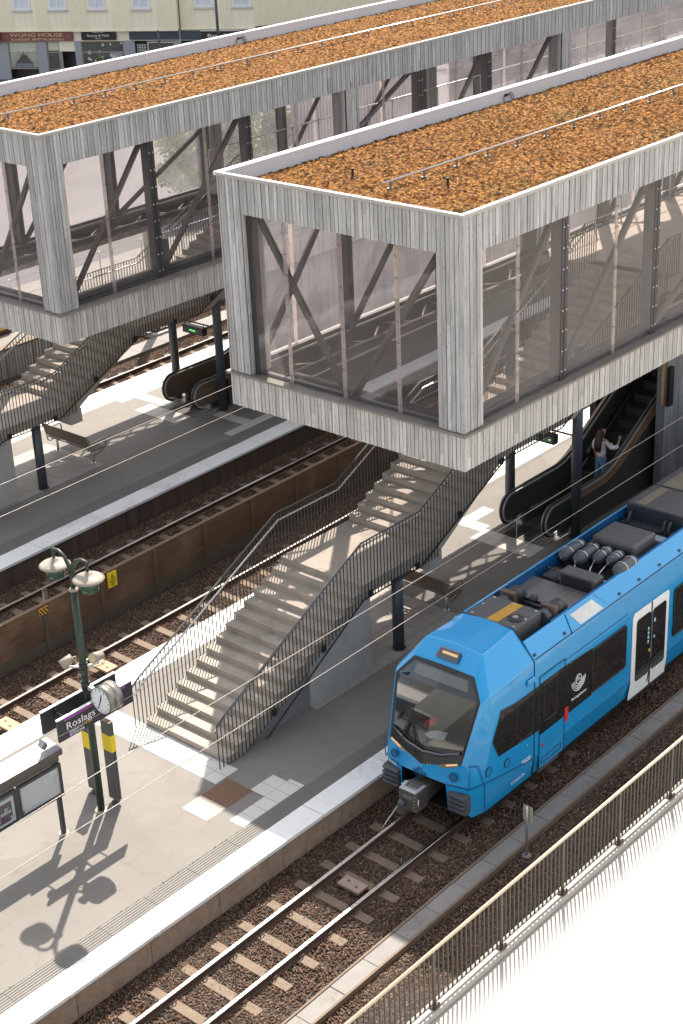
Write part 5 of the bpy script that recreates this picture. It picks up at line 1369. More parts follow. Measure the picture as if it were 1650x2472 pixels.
    # clock on an arm
    c=thing('platform_clock',(X,19.57,2.62),'round two faced clock on a short arm in front of the station sign','clock')
    cx,cy,cz,r=X+.02,19.55,2.62,.262
    b=MB();b.lathe((0,cy,cz),[(r,cx-.15),(r,cx-.012),(r-.006,cx-.010),(r-.006,cx+.010),(r,cx+.012),(r,cx+.15)],48,'x');b.build('clock_case',M['clockbody'],c)
    b=MB();b.bar((X,Y-.06,2.66),(X,cy+.2,2.66),.06,.08);b.build('clock_arm',M['alu'],c)
    for s2 in (-1,1):
        xf=cx+s2*.152
        b=MB();b.lathe((0,cy,cz),[(r-.012,xf),(r-.012,xf+s2*.004)],48,'x');d=b.build('dial',M['dial'],c)
        b=MB();b.path([(xf,cy+(r-.006)*math.cos(a),cz+(r-.006)*math.sin(a)) for a in [2*PI*k/40 for k in range(40)]],.008,5,closed=True);b.build('dial_rim',M['black'],d)
        b=MB();xx=xf+s2*.006
        for k in range(60):
            a=2*PI*k/60;L0=.185 if k%5==0 else .228;w=.011 if k%5==0 else .004
            b.bar((xx,cy+L0*math.sin(a),cz+L0*math.cos(a)),(xx,cy+.236*math.sin(a),cz+.236*math.cos(a)),w,.003,(1,0,0))
        b.build('hour_marks',M['black'],d)
        # 12:34
        for nm,ang,ln,tail,w in (('hour_hand',17,.135,.05,.020),('minute_hand',204,.195,.055,.014)):
            a=math.radians(ang);sy=-1 if s2<0 else 1
            b=MB();b.bar((xx+s2*.004,cy-sy*tail*math.sin(a)*1.,cz-tail*math.cos(a)),(xx+s2*.004,cy+sy*ln*math.sin(a),cz+ln*math.cos(a)),w,.004,(1,0,0));b.build(nm,M['hand'],d)
    # info posts with a yellow band
    for x,y,h,l in ((15.54,20.62,1.62,'grey flat post with yellow band, standing left behind the lamp post'),(15.56,20.06,1.78,'grey flat post with yellow band, standing right of the lamp post')):
        p=thing('band_post',(x,y,0),l,'platform post','grey posts with yellow bands')
        b=MB();b.box(x-.05,x+.05,y-.12,y+.12,.10,h);b.build('post_body',M['postgrey'],p,bevel=.004)
        b=MB();b.box(x-.053,x+.053,y-.123,y+.123,h-.62,h-.27);b.build('yellow_band',M['yellow'],p)
        b=MB();b.box(x-.05,x+.05,y-.12,y+.12,h+.001,h+.012);b.build('post_cap',M['bronze'],p)
        b=MB();b.box(x+.0,x+.012,y-.126,y-.12,.12,h-.02) if False else b.bar((x,y-.1215,.1),(x,y-.1215,h-.64),.012,.004,(0,1,0));b.build('post_groove',M['black'],p)
        b=MB();b.lathe((x,y,0),[(.085,0),(.085,.02),(.035,.025),(.035,.11)],14);b.build('post_foot',M['steel'],p)
M['hand']=plain('clock_hand',(.035,.012,.010),.5);M['badge']=plain('line_badge',(.42,.10,.40),.5);M['greenlamp']=plain('lamp_green',(.012,.055,.028),.3,var=.1);M['postgrey']=plain('post_grey',(.065,.066,.068),.5,var=.12)
def plain_h():
    if 'h' not in _d:_d['h']=plain('horn_yellow',(.50,.40,.22),.5,var=.1)
    return _d['h']
lamp_post()
def notice():
    y=20.1
    t=thing('notice_board',(13.5,y,0),'dark framed notice board with a grey roof at the left picture edge','notice board')
    for x in (14.34,12.30):
        b=MB();b.box(x-.04,x+.04,y-.035,y+.035,0,1.62);b.build('post',M['steel'],t,bevel=.005)
        b=MB();b.lathe((x,y,0),[(.11,0),(.095,.012)],12);b.build('post_foot',plain_b2(),t)
    def case(x0,x1,label):
        z0,z1=.84,1.52
        b=MB()
        for a in ((x0,x1,z0,z0+.055),(x0,x1,z1-.055,z1),(x0,x0+.045,z0+.056,z1-.056),(x1-.045,x1,z0+.056,z1-.056)):b.box(a[0],a[1],y-.10,y-.04,a[2],a[3])
        o=b.build('display_case',M['steel'],t);b=MB();b.box(x0+.046,x1-.046,y-.062,y-.045,z0+.057,z1-.057);b.build('paper_back',M['paper'],o)
        return o
    o=case(13.44,14.40,'');p=case(12.42,13.40,'')
    yy=y-.066
    b=MB();b.box(14.05,14.31,yy-.002,yy,1.10,1.42);b.build('notice_sheet',plain('sheet',(.72,.71,.70),.6),o)
    b=MB()
    for k in range(9):
        b.box(14.08,14.17,yy-.004,yy-.002,1.13+k*.03,1.136+k*.03);b.box(14.19,14.28,yy-.004,yy-.002,1.13+k*.026,1.135+k*.026)
    for k in range(4):b.box(13.58+k*.09,13.64+k*.09,yy-.003,yy-.001,.93,.936);b.box(13.58+k*.09,13.65+k*.09,yy-.003,yy-.001,.955,.96)
    b.build('print_lines',plain('print_grey',(.40,.40,.42),.6),o)
    b=MB();b.box(13.50,13.54,yy-.003,yy-.001,.925,.965);b.build('print_mark',M['signdark'],o)
    b=MB();b.box(13.02,13.29,yy-.003,yy-.001,.98,1.33);b.box(12.98,13.25,yy-.004,yy-.0031,.95,.99);q=b.build('poster',M['poster'],p)
    b=MB();b.path([(13.13,yy-.006,1.17),(13.15,yy-.006,1.20),(13.20,yy-.006,1.21),(13.22,yy-.006,1.25)],[.012,.016,.014,.008],8);b.build('poster_shape',plain('poster_blue',(.25,.45,.55),.5),q)
    b=MB();b.path([(13.14,yy-.008,1.25),(13.15,yy-.008,1.20),(13.18,yy-.008,1.19)],[.008,.013,.010],8);b.build('poster_shape',M['yellow'],q)
    b=MB()
    for z,w in ((1.145,.22),(1.115,.22)):
        x=13.04
        while x<13.04+w:
            e=x+random.uniform(.015,.03);b.box(x,e,yy-.006,yy-.004,z,z+.014);x=e+.006
    b.box(13.24,13.27,yy-.006,yy-.004,1.0,1.03);b.build('poster_text',M['white'],q)
    b=MB();b.box(12.45,13.36,yy-.003,yy-.001,1.40,1.455);b.build('poster_header',plain('poster_head_blue',(.12,.22,.33),.5),p)
    # glass of the cases, roof, fascia
    for a,c in ((13.49,14.35),(12.47,13.35)):
        b=MB();b.box(a,c,y-.092,y-.088,.90,1.46);b.build('case_glass',M['clear'],t)
    b=MB();b.slab([(11.9,y-.06,1.735),(14.50,y-.06,1.735),(14.50,y+.36,1.80),(11.9,y+.36,1.80)],(0,0,.018));b.build('roof_sheet',M['zinc'],t)
    b=MB();b.box(11.9,14.50,y-.066,y-.061,1.64,1.755);b.box(11.9,14.42,y-.04,y+.02,1.523,1.70);b.build('roof_fascia',M['railgrey'],t)
    b=MB();b.add([(14.36,y+.10,1.80),(14.36,y+.30,1.82),(14.30,y+.22,1.93)],[(0,1,2)]) if False else b.prism([(14.22,1.78),(14.38,1.80),(14.33,1.90)],'y',y+.16,y+.30);b.build('roof_vent',M['zinc'],t)
def plain_b2():
    if 'b2' not in _d:_d['b2']=plain('foot_tan',(.45,.36,.27),.8)
    return _d['b2']
notice()

# ------------------------------------------------------------------ brown noise fence between the tracks
def noise_fence():
    Y=26.45;t=thing('noise_fence',(22,Y,-.6),'brown wooden plank fence with concrete foot between the two middle tracks','fence')
    xs=[10.55+1.70*k for k in range(26)]
    for a,c in zip(xs,xs[1:]):
        b=MB()
        for k in range(5):b.box(a+.09,c-.01,Y-.035-.004*(k%2),Y+.035,-.32+k*.175,-.148+k*.175)
        b.warp(bend);b.build('plank_panel',M['planks'],t)
        b=MB();b.box(a+.09,c-.01,Y-.05,Y+.05,-.64,-.325);b.warp(bend);b.build('foot_panel',M['fencebase'],t)
        b=MB();b.box(a+.02,c+.02,Y-.055,Y+.055,.556,.585);b.warp(bend);b.build('top_rail',M['fencewood'],t,bevel=.006)
        b=MB();b.box(a-.01,a+.082,Y-.075,Y+.075,-.64,.553);b.warp(bend);b.build('fence_post',M['fencebase'],t)
    def yy(x):return sk_(x,Y)
    def plate(x0,x1,z0,z1,label,name,mat):
        y=yy((x0+x1)/2)-.085
        o=thing(name,(x0,y,z0),label,'sign plate');b=MB();b.box(x0,x1,y-.004,y+.02,z0,z1);b.build('sign_face',mat,o);return o,y-.006
    o,y=plate(20.97,21.24,.17,.55,'yellow high voltage warning sign on the brown fence, beside a post','warning_sign',M['yellow'])
    b=MB();tri=[(21.045,.37),(21.165,.37),(21.105,.49)]
    for a,c in zip(tri,tri[1:]+tri[:1]):b.bar((a[0],y,a[1]),(c[0],y,c[1]),.012,.004,(0,1,0))
    b.path([(21.11,y,.46),(21.095,y,.42),(21.112,y,.42),(21.10,y,.385)],.005,4)
    for k in range(3):b.box(21.0,21.21,y-.002,y,.325-k*.022,.337-k*.022) if k<2 else None
    for k in range(4):b.box(21.05,21.16,y-.002,y,.27-k*.02,.279-k*.02)
    b.build('sign_print',M['black'],o)
    o,y=plate(18.92,19.17,.36,.53,'small plate with yellow and black hazard stripes on the brown fence','hazard_plate',M['ochre2'])
    b=MB()
    for k in range(-1,4):
        pts=[(18.92+.085*k,.53),(18.965+.085*k,.53),(19.085+.085*k,.36),(19.04+.085*k,.36)]
        cl=[]
        def clip(poly,f,g):
            r=[]
            for i,p in enumerate(poly):
                q=poly[(i+1)%len(poly)];a,c=f(p),f(q)
                if a>=0:r.append(p)
                if (a>=0)!=(c>=0):u=a/(a-c);r.append((p[0]+(q[0]-p[0])*u,p[1]+(q[1]-p[1])*u))
            return r
        pts=clip(pts,lambda p:p[0]-18.92,0);pts=clip(pts,lambda p:19.17-p[0],0) if pts else []
        if len(pts)>2:b.slab([(a,y,c) for a,c in pts],(0,-.003,0))
    b.build('hazard_stripe',M['black'],o)
    x,yq=20.2,27.72
    o=thing('stub_post',(x,yq,-.62),'short rusty channel post beside the rail behind the brown fence','post');b=MB();b.box(x-.05,x+.05,yq-.012,yq+.012,-.62,.02);b.box(x-.05,x-.038,yq+.012,yq+.07,-.62,.02);b.box(x+.038,x+.05,yq+.012,yq+.07,-.62,.02);b.build('post_channel',plain_b2(),o)
    b=MB();b.box(x-.06,x+.06,yq-.03,yq+.08,.021,.035);b.build('post_cap',M['rust'],o)
M['ochre2']=plain('hazard_yellow',(.70,.36,.02),.55,var=.1)
noise_fence()

# ------------------------------------------------------------------ near railing
def moss():
    b=MB();random.seed(12)
    for x0,n in ((10.9,26),(12.9,10),(14.6,16),(15.3,14),(15.9,12),(13.6,8)):
        for _ in range(n*3):
            x=x0+random.gauss(0,.22);y=17.622+random.gauss(0,.012);h=random.uniform(.008,.028);a=random.random()*6;r=random.uniform(.006,.014)
            b.add([(x-r*math.cos(a),y-r*math.sin(a),.001),(x+r*math.cos(a),y+r*math.sin(a),.001),(x+.01*random.uniform(-1,1),y+.01*random.uniform(-1,1),h)],[(0,1,2)])
    o=b.build('moss_tufts',M['leaf'],recalc=False);struct(o,'stuff')
moss()
def near_railing():
    Y=12.12;t=thing('guard_railing',(18,Y,0),'brown vertical bar railing with a tan handrail along the near wall','railing')
    xs=[16.71+1.733*k for k in range(-6,16)]
    b=MB();b.tube((xs[0],Y,1.1),(xs[-1],Y,1.1),.028,12);b.build('top_rail',M['tan'],t)
    for a in xs:
        b=MB();b.box(a-.03,a+.03,Y-.018,Y+.018,.004,1.075);b.build('post',M['railgrey'],t,bevel=.004)
        b=MB();b.cbox((a,Y,.018),(.16,.12,.02));b.cbox((a,Y-.05,.05),(.12,.03,.07));
        for sx in (-1,1):b.lathe((a+sx*.055,Y-.035,.028),[(.016,0),(.016,.03)],6);b.lathe((a+sx*.055,Y+.035,.028),[(.016,0),(.016,.03)],6)
        b.build('foot_plate',M['rust'],t)
    for a,c in zip(xs,xs[1:]):
        b=MB();n=15
        for k in range(1,n):
            x=a+(c-a)*k/n;b.box(x-.011,x+.011,Y-.011,Y+.011,.115,1.085)
        b.box(a+.03,c-.03,Y-.017,Y+.017,.085,.114);b.build('baluster_panel',M['railgrey'],t)
near_railing()
def signpost():
    x,y=19.54,13.62
    t=thing('marker_post',(x,y,-.61),'short grey marker post with a plate seen from behind, on the ballast by the railing','marker post')
    b=MB();b.lathe((x,y,-.61),[(.028,0),(.028,1.06),(.02,1.075)],14);b.build('post',M['alu'],t)
    b=MB();b.lathe((x,y,-.61),[(.085,0),(.085,.035),(.04,.05)],14);b.build('foot',M['concdark'],t)
    b=MB();b.bar((x+.045,y,.15),(x+.045,y,.47),.004,.16,(0,1,0)) if False else b.box(x+.034,x+.040,y-.10,y+.10,.14,.46);b.build('plate',M['pvgrey'],t)
    b=MB();b.box(x-.03,x+.033,y-.015,y+.015,.20,.225);b.box(x-.03,x+.033,y-.015,y+.015,.38,.405);b.build('clamp',M['alu'],t)
signpost()

# ------------------------------------------------------------------ overhead wires and departure displays
def wires():
    def wire(y,z,x0,x1,sag,label,wp):
        b=MB();n=40;P=[]
        for i in range(n+1):
            x=x0+(x1-x0)*i/n;P.append((x,sk_(x,y) if wp else y+.012*(x-15),z-sag*math.sin(PI*((x-x0)%22)/22)))
        b.path(P,.0068,5);return tag(b.build('overhead_wire',M['wire'],None),label,'overhead wire')
    wire(15.5,3.96,-10,70,.0,'lower contact wire over the near track, crossing low over the stair and platform',False)
    wire(15.5,4.66,-10,70,.06,'upper carrier wire over the near track, crossing in front of the stair',False)
    wire(24.75,3.96,-10,90,.0,'lower contact wire crossing the rear platform in front of its bench',True)
    wire(24.75,4.66,-10,90,.06,'upper carrier wire crossing the rear platform just above the bench',True)
    for x,y,l in ((21.95,15.58,'vertical dropper between the two wires in front of the stair support wall'),(30.05,24.93,'vertical dropper between the two wires over the rear platform grating')):
        b=MB();b.tube((x,y,3.96),(x,y,4.62),.004,5);b.lathe((x,y,3.955),[(.014,0),(.014,.03)],8);tag(b.build('wire_dropper',M['wire']),l,'wire dropper')
M['wire']=plain('wire_metal',(.22,.205,.19),.4,metal=.6,var=.1)
wires()
def display(x,y,z,ln,label,pole,text):
    t=thing('departure_display',(x,y,z),label,'departure display')
    b=MB();b.box(x-.09,x+.09,y-ln/2,y+ln/2,z,z+.24);b.build('display_case',M['black'],t,bevel=.01)
    b=MB();b.box(x-.096,x-.0905,y-ln/2+.06,y+ln/2-.06,z+.05,z+.19);s=b.build('screen',M['screen'],t)
    for q,(s_,yy,w) in enumerate(text):
        lettering('led_text',s_,.06,M['led'],s,(x-.098,y+yy,z+.095),(0,-1,0),(0,0,1),width=w)
    b=MB();b.bar((x,pole[0],z+.34),(x,pole[1],z+.34),.035,.035)
    for yy in (y-ln/2+.03,y+ln/2-.03):b.tube((x,yy,z+.24),(x,yy,z+.34),.014,6)
    b.build('hanger',M['rust'],t)
display(30.79,33.35,2.19,.84,'black departure display with a short green line, hung between the rear columns',(34.2,32.5),[('4 Kårsta',.12,.24)])
display(29.82,20.46,2.28,.86,'black departure display with green figures, hung between the front columns under the concourse',(21.3,19.5),[('28',.34,.07),('Kårsta',.10,.24),('4',-.27,.05)])

# ------------------------------------------------------------------ beyond the rear platform
def beyond():
    Y=41.3;t=thing('board_retaining_wall',(35,Y,-.6),'grey vertical board retaining wall beyond the farthest track','wall')
    b=MB();b.box(18,80,Y+.03,Y+.28,-.66,.36);b.build('wall_core',M['concdark'],t)
    b=MB();boards(b,'y-',18,62,-.62,.34,Y+.03,w=.13);b.build('wall_boards',M['woodwall'],t)
    b=MB();b.box(18,80,Y-.03,Y+.32,.361,.41);b.build('wall_coping',M['sleeper'],t)
    x,y=35.6,40.5;t=thing('mast_footing',(x,y,-.55),'steel mast bolted to a square concrete footing beside the farthest track','mast')
    b=MB();b.box(x-.45,x+.45,y-.45,y+.45,-.6,-.42);b.build('footing',M['conc'],t,bevel=.02)
    b=MB();b.box(x-.3,x+.3,y-.3,y+.3,-.418,-.38);b.build('base_plate',M['rust'],t)
    b=MB();b.box(x-.11,x-.03,y-.1,y+.1,-.379,3.6);b.box(x+.03,x+.11,y-.1,y+.1,-.379,3.6)
    for k in range(7):b.box(x-.03,x+.03,y-.08,y+.08,-.1+k*.5,.0+k*.5)
    b.build('mast',M['pvgrey'],t)
    b=MB()
    for sx in (-1,1):
        for sy in (-1,1):b.lathe((x+sx*.23,y+sy*.23,-.38),[(.03,0),(.03,.09)],6)
    b.build('anchor_bolt',M['alu'],t)
    # yellow tank lying by the wall at the left edge
    t=thing('yellow_container',(29.2,43.2,.36),'yellow container roof glimpsed beyond the board wall at the left edge','container')
    b=MB();b.box(26.5,31.2,42.6,44.8,.36,1.0);b.build('container_body',plain('container_yellow',(.66,.48,.17),.6,var=.1,scale=.8),t,bevel=.12,seg=3)
    b=MB();b.box(26.5,31.25,42.56,42.60,.40,.5);b.build('container_rail',M['rust'],t)
    t=thing('street_fence',(40,44,.35),'thin mesh fence along the street, seen through the rear glass','fence')
    b=MB()
    for k in range(20):b.tube((30+k*2.,43.6,.35),(30+k*2.,43.6,1.75),.025,6)
    b.build('fence_post',M['alu'],t)
    b=MB()
    for z in (.6,1.1,1.7):b.tube((30,43.6,z),(68,43.6,z),.012,5)
    b.build('fence_wire',M['alu'],t)
    # street lamps beside the shops
    def pole(x,y,h,label,cams):
        t=thing('street_lamp_pole',(x,y,.35),label,'lamp pole');b=MB();b.lathe((x,y,.35),[(.09,0),(.08,h*.5),(.06,h)],10);b.build('pole',M['column'],t)
        if cams:
            b=MB();b.box(x-.15,x+.15,y-.2,y+.1,h-.9,h-.55);b.path([(x,y,h-1.9),(x+.35,y-.3,h-1.75)],.04,6);b.build('pole_box',M['column'],t)
            b=MB();b.path([(x+.3,y-.25,h-1.75),(x+.62,y-.55,h-2.0)],[.12,.17],10);b.build('floodlight',M['column'],t)
        return t
    return pole
pole=beyond()
# ------------------------------------------------------------------ yellow house with shops
def shop_house():
    az=math.radians(119);d=Vector((-math.cos(az),-math.sin(az),0)) # along the facade to the right
    n=Vector((d.y,-d.x,0))                                            # outwards, to the viewer
    if n.dot(Vector((-1,-1,0)))<0:n=-n
    # street corner at px(5,191) lies on z=.4
    P0=Vector((60.58,80.6,.76))
    def Q(u,z,o=0):return P0+d*u+n*o+Vector((0,0,z))
    t=thing('shop_house',P0,'pale yellow panelled house with a row of small shops on the ground floor','house')
    def slab(u0,u1,z0,z1,o,th,name,mat,par,inset=False):
        b=MB();p=[Q(u0,z0,o),Q(u1,z0,o),Q(u1,z1,o),Q(u0,z1,o)];b.slab(p,n*th);return b.build(name,mat,par)
    Z1=2.42 # underside of the yellow upper wall
    def upper(u0,u1,o,win,top=9.5):
        b=MB();b.slab([Q(u0,Z1+.02,o-.35),Q(u1,Z1+.02,o-.35),Q(u1,top,o-.35),Q(u0,top,o-.35)],n*.3);b.build('wall',M['cladyellow'],t)
        b=MB();u=u0
        while u<u1-.05:
            ww=[w for w in win if abs(u-w)<.62]
            if ww:z0s=[(Z1+.02,3.56),(5.42,top)]
            else:z0s=[(Z1+.02,top)]
            for a,c in z0s:
                if ww and a<3:  b.slab([Q(u+.008,a,o-.05),Q(u+.02,a,o-.05),Q(u+.02,c,o-.05),Q(u+.008,c,o-.05)],n*.02)
                else:b.slab([Q(u+.01,a,o-.05),Q(u+.055,a,o-.05),Q(u+.055,c,o-.05),Q(u+.01,c,o-.05)],n*.045)
            u+=.36 if ww else .16
        b.slab([Q(u0,Z1-.04,o-.1),Q(u1,Z1-.04,o-.1),Q(u1,Z1+.015,o-.1),Q(u0,Z1+.015,o-.1)],n*.12)
        b.build('wall_ribs',M['cladyellow'],t)
        for w in win:
            b=MB()
            for a0,a1,c0,c1 in ((w-.55,w+.55,3.58,3.72),(w-.55,w+.55,5.2,5.34),(w-.55,w-.44,3.72,5.2),(w+.44,w+.55,3.72,5.2),(w-.06,w+.0,3.72,5.2)):b.slab([Q(a0,c0,o-.048),Q(a1,c0,o-.048),Q(a1,c1,o-.048),Q(a0,c1,o-.048)],n*.06)
            f=b.build('window',M['white'],t)
            b=MB();b.slab([Q(w-.44,3.72,o-.045),Q(w+.44,3.72,o-.045),Q(w+.44,5.2,o-.045),Q(w-.44,5.2,o-.045)],n*.01);b.build('pane',M['wpale'],f)
            b=MB();b.slab([Q(w-.62,3.52,o-.048),Q(w+.62,3.52,o-.048),Q(w+.62,3.575,o-.048),Q(w-.62,3.575,o-.048)],n*.12);b.build('sill',M['alu'],f)
    upper(-6,4.75,0,[-3.,1.78,4.02]);upper(4.78,11.25,.12,[6.45,9.15]);upper(11.28,15.7,-.35,[12.75,15.02])
    # ground floor back wall and piers
    slab(-6,16,-.4,Z1-.05,-1.0,.2,'shop_backwall',M['shopdark'],t)
    slab(-6,16,1.78,Z1-.06,-.33,.1,'shop_fascia',M['cladyellow'],t)
    def pier(u0,u1):slab(u0,u1,-.4,1.80,-.30,.12,'pier',M['facadegrey'],t)
    for u0,u1 in ((-.45,.55),(2.35,2.98),(4.75,5.15),(7.75,8.45),(10.9,11.3),(12.2,16)):pier(u0,u1)
    def shopwin(u0,u1,z0,z1,frame,curt,nm='shop_window'):
        b=MB();b.slab([Q(u0,z0,-.34),Q(u1,z0,-.34),Q(u1,z1,-.34),Q(u0,z1,-.34)],n*.02);g=b.build('shop_window',M['shopglass'],t)
        b=MB()
        for a0,a1,c0,c1 in ((u0,u1,z0-.05,z0),(u0,u1,z1,z1+.05),(u0-.05,u0,z0-.05,z1+.05),(u1,u1+.05,z0-.05,z1+.05),(u0,u1,z1-.62,z1-.57)):b.slab([Q(a0,c0,-.32),Q(a1,c0,-.32),Q(a1,c1,-.32),Q(a0,c1,-.32)],n*.05)
        b.build('frame',frame,g)
        return g
    wf=plain('shop_frame_tan',(.42,.33,.26),.6);wh=M['white']
    g=shopwin(.60,2.30,.25,1.74,wf,1)
    b=MB()
    for s,u in ((1,.62),(-1,2.28)):
        P=[]
        for k in range(9):
            a=u+s*.09*k;z=.35+max(0,(k-3))*.13
            lo=min(1.0,.45+(k/9)**2*.9) if k>2 else .3
            b.slab([Q(a,1.72,-.31),Q(a+s*.085,1.72,-.31),Q(a+s*(.085*.5),lo,-.31),Q(a-s*.0,lo,-.31)],n*.015*(1+k%2))
    b.slab([Q(.62,1.2,-.311),Q(2.28,1.2,-.311),Q(2.28,1.72,-.311),Q(.62,1.72,-.311)],n*.008);b.build('curtain',M['cloth'],g)
    b=MB();b.slab([Q(.9,.27,-.31),Q(2.2,.27,-.31),Q(2.2,.52,-.31),Q(.9,.52,-.31)],n*.01);b.build('window_screen',M['zinc'],g)
    g=shopwin(3.02,3.68,.2,1.74,wf,1)
    b=MB();b.slab([Q(3.04,1.25,-.31),Q(3.66,1.25,-.31),Q(3.66,1.72,-.31),Q(3.04,1.72,-.31)],n*.01);b.build('curtain',M['cloth'],g)
    slab(3.72,4.72,1.20,1.78,-.33,.05,'door_panel',M['cladyellow'],t)
    b=MB();b.slab([Q(3.75,0,-.32),Q(4.0,0,-.05),Q(4.0,1.18,-.05),Q(3.75,1.18,-.32)],n*.05);b.build('open_door',M['facadegrey'],t)
    g=shopwin(5.2,7.7,.2,1.74,wf,1)
    b=MB();random.seed(9)
    for k in range(26):
        u=random.uniform(5.3,7.6);z=random.uniform(.4,1.65);r=random.uniform(.05,.11);b.path([Q(u,z,-.30),Q(u,z,-.29)],r,10)
    b.build('flower_decal',M['cloth'],g)
    b=MB()
    for k in range(10):
        u=random.uniform(5.9,6.6);z=random.uniform(.45,.85);b.path([Q(u,z,-.285),Q(u+.1,z+.15,-.285)],[.05,.01],6)
    b.build('window_plant',M['leaf'],g)
    slab(6.9,7.6,.0,1.15,-.318,.02,'shop_door',M['facadegrey'],t)
    g=shopwin(8.55,9.15,.9,1.60,M['black'],0);b=MB()
    for k in range(4):
        b.slab([Q(8.58+.15*k,1.05,-.30),Q(8.60+.15*k,1.05,-.30),Q(8.60+.15*k,1.58,-.30),Q(8.58+.15*k,1.58,-.30)],n*.02);b.slab([Q(8.57,1.08+.15*k,-.30),Q(9.13,1.08+.15*k,-.30),Q(9.13,1.10+.15*k,-.30),Q(8.57,1.10+.15*k,-.30)],n*.022)
    b.build('window_grille',M['white'],g)
    g=shopwin(9.25,10.85,.9,1.66,wh,0)
    g=shopwin(11.45,12.15,.8,1.6,wh,0)
    # signs
    sg=slab(.25,4.72,1.82,2.36,-.22,.14,'restaurant_sign',M['signred'],t)
    r=d;u=Vector((0,0,1))
    lettering('sign_text','WONG HOUSE',.30,M['gold'],sg,Q(.82,2.08,-.07),r,u,width=3.3,depth=.03)
    lettering('sign_text','KINESISK RESTAURANG',.18,M['gold'],sg,Q(.88,1.87,-.07),r,u,width=3.25,depth=.03)
    lettering('sign_character','旺角',.26,M['goldd'],sg,Q(.33,1.98,-.07),r,u,width=.42,depth=.02);lettering('sign_character','飯店',.26,M['goldd'],sg,Q(4.36,2.0,-.07),r,u,width=.34,depth=.02)
    b=MB();b.slab([Q(.0,1.72,-.2),Q(.22,1.82,-.1),Q(.22,2.36,-.1),Q(.0,2.26,-.2)],n*.3);b.build('side_sign',plain('sign_brick',(.28,.09,.05),.6),t)
    sg=slab(5.25,7.38,1.86,2.38,-.22,.12,'salon_sign',M['black'],t)
    lettering('sign_text','ABIGAIL',.10,M['white'],sg,Q(6.31,2.27,-.09),r,u,width=.72,center=True,depth=.02);lettering('sign_text','Beauty & Nails',.2,M['white'],sg,Q(6.31,2.055,-.09),r,u,width=1.36,center=True,depth=.02);lettering('sign_text','SPOT',.09,M['white'],sg,Q(6.31,1.92,-.09),r,u,width=.40,center=True,depth=.02)
    slab(8.2,11.2,1.86,2.38,-.22,.12,'blank_sign',M['navy'],t);slab(11.3,16.0,1.84,2.36,-.20,.08,'blank_sign',M['navy'],t)
    sg=slab(12.6,14.9,1.86,2.32,-.11,.10,'tobacco_sign',M['black'],t)
    lettering('sign_text','Bara Snus',.30,M['white'],sg,Q(12.98,1.97,.0),r,u,width=1.75,depth=.02,bold=1)
    b=MB();b.slab([Q(12.55,2.33,-.11),Q(14.95,2.33,-.11),Q(14.95,2.40,-.11),Q(12.55,2.40,-.11)],n*.16);b.build('sign_lamp',M['alu'],sg)
    # right hand wing, turned away
    d2=(d*math.cos(math.radians(38))-n*math.sin(math.radians(38)));n2=Vector((d2.y,-d2.x,0));n2=n2 if n2.dot(n)>0 else -n2
    C=Q(15.7,0,-.35)
    def R(u_,z,o=0):return C+d2*u_+n2*o+Vector((0,0,z))
    b=MB();b.slab([R(0,2.5,-.3),R(8.2,2.5,-.3),R(8.2,9.5,-.3),R(0,9.5,-.3)],n2*.28);b.build('wall',M['cladyellow'],t)
    b=MB();k=0.
    while k<8.2:b.slab([R(k+.01,2.5,-.02),R(k+.055,2.5,-.02),R(k+.055,9.5,-.02),R(k+.01,9.5,-.02)],n2*.045);k+=.17
    b.build('wall_ribs',M['cladyellow'],t)
    b=MB();b.slab([R(2.7,4.2,.03),R(4.0,4.2,.03),R(4.0,5.6,.03),R(2.7,5.6,.03)],n2*.05);f=b.build('window',M['white'],t);b=MB();b.slab([R(2.8,4.3,.085),R(3.9,4.3,.085),R(3.9,5.6,.085),R(2.8,5.6,.085)],n2*.01);b.build('pane',M['wpale'],f)
    b=MB();b.slab([R(-.05,0,-.6),R(8.2,0,-.6),R(8.2,2.48,-.6),R(-.05,2.48,-.6)],n2*.2);b.build('shop_backwall',M['navy'],t)
    # outside stair at the far end
    st=thing('outdoor_stair',R(9.5,0,0),'pale yellow outdoor stair with handrails at the right end of the shop house','staircase')
    b=MB();b.slab([R(8.3,3.0,.4),R(10.0,3.0,.4),R(10.0,5.2,.4),R(8.3,5.2,.4)],-n2*.8);b.slab([R(10.0,3.0,1.2),R(13.6,5.8,1.2),R(13.6,6.8,1.2),R(10.,4.2,1.2)],-n2*.1);b.slab([R(8.3,0,.4),R(10.5,0,.4),R(10.5,3.0,.4),R(8.3,3.0,.4)],-n2*.3);b.build('stair_wall',M['cladyellow'],st)
    b=MB()
    for k in range(3):b.tube(R(10.2,4.4+.25*k,1.5),R(13.8,7.1+.25*k,1.5),.04,6)
    for k in range(6):b.tube(R(10.3+.65*k,2.6+.49*k,1.5),R(10.3+.65*k,5.+.49*k,1.5),.04,6)
    b.build('hand_rails',plain_b2(),st)
    # house volume behind
    b=MB();p=[Q(-6,0,-1.05),Q(16,0,-1.05),Q(16,0,-11),Q(-6,0,-11)];b.slab(p,(0,0,9.4));b.build('house_volume',M['cladyellow'],t)
    p1=Q(10.75,0,2.2);pole(p1.x,p1.y,3.15,'short dark pole standing in front of the navy shop fascia',False)
    p2=Q(14.35,0,2.5);pole(p2.x,p2.y,7.6,'tall dark lamp pole with floodlights in front of the tobacco shop sign',True)
M['shopglass']=plain('shop_glass',(.10,.10,.095),.08,var=.5,scale=1.2);M['goldd']=plain('sign_dull_gold',(.36,.17,.13),.6)
shop_house()
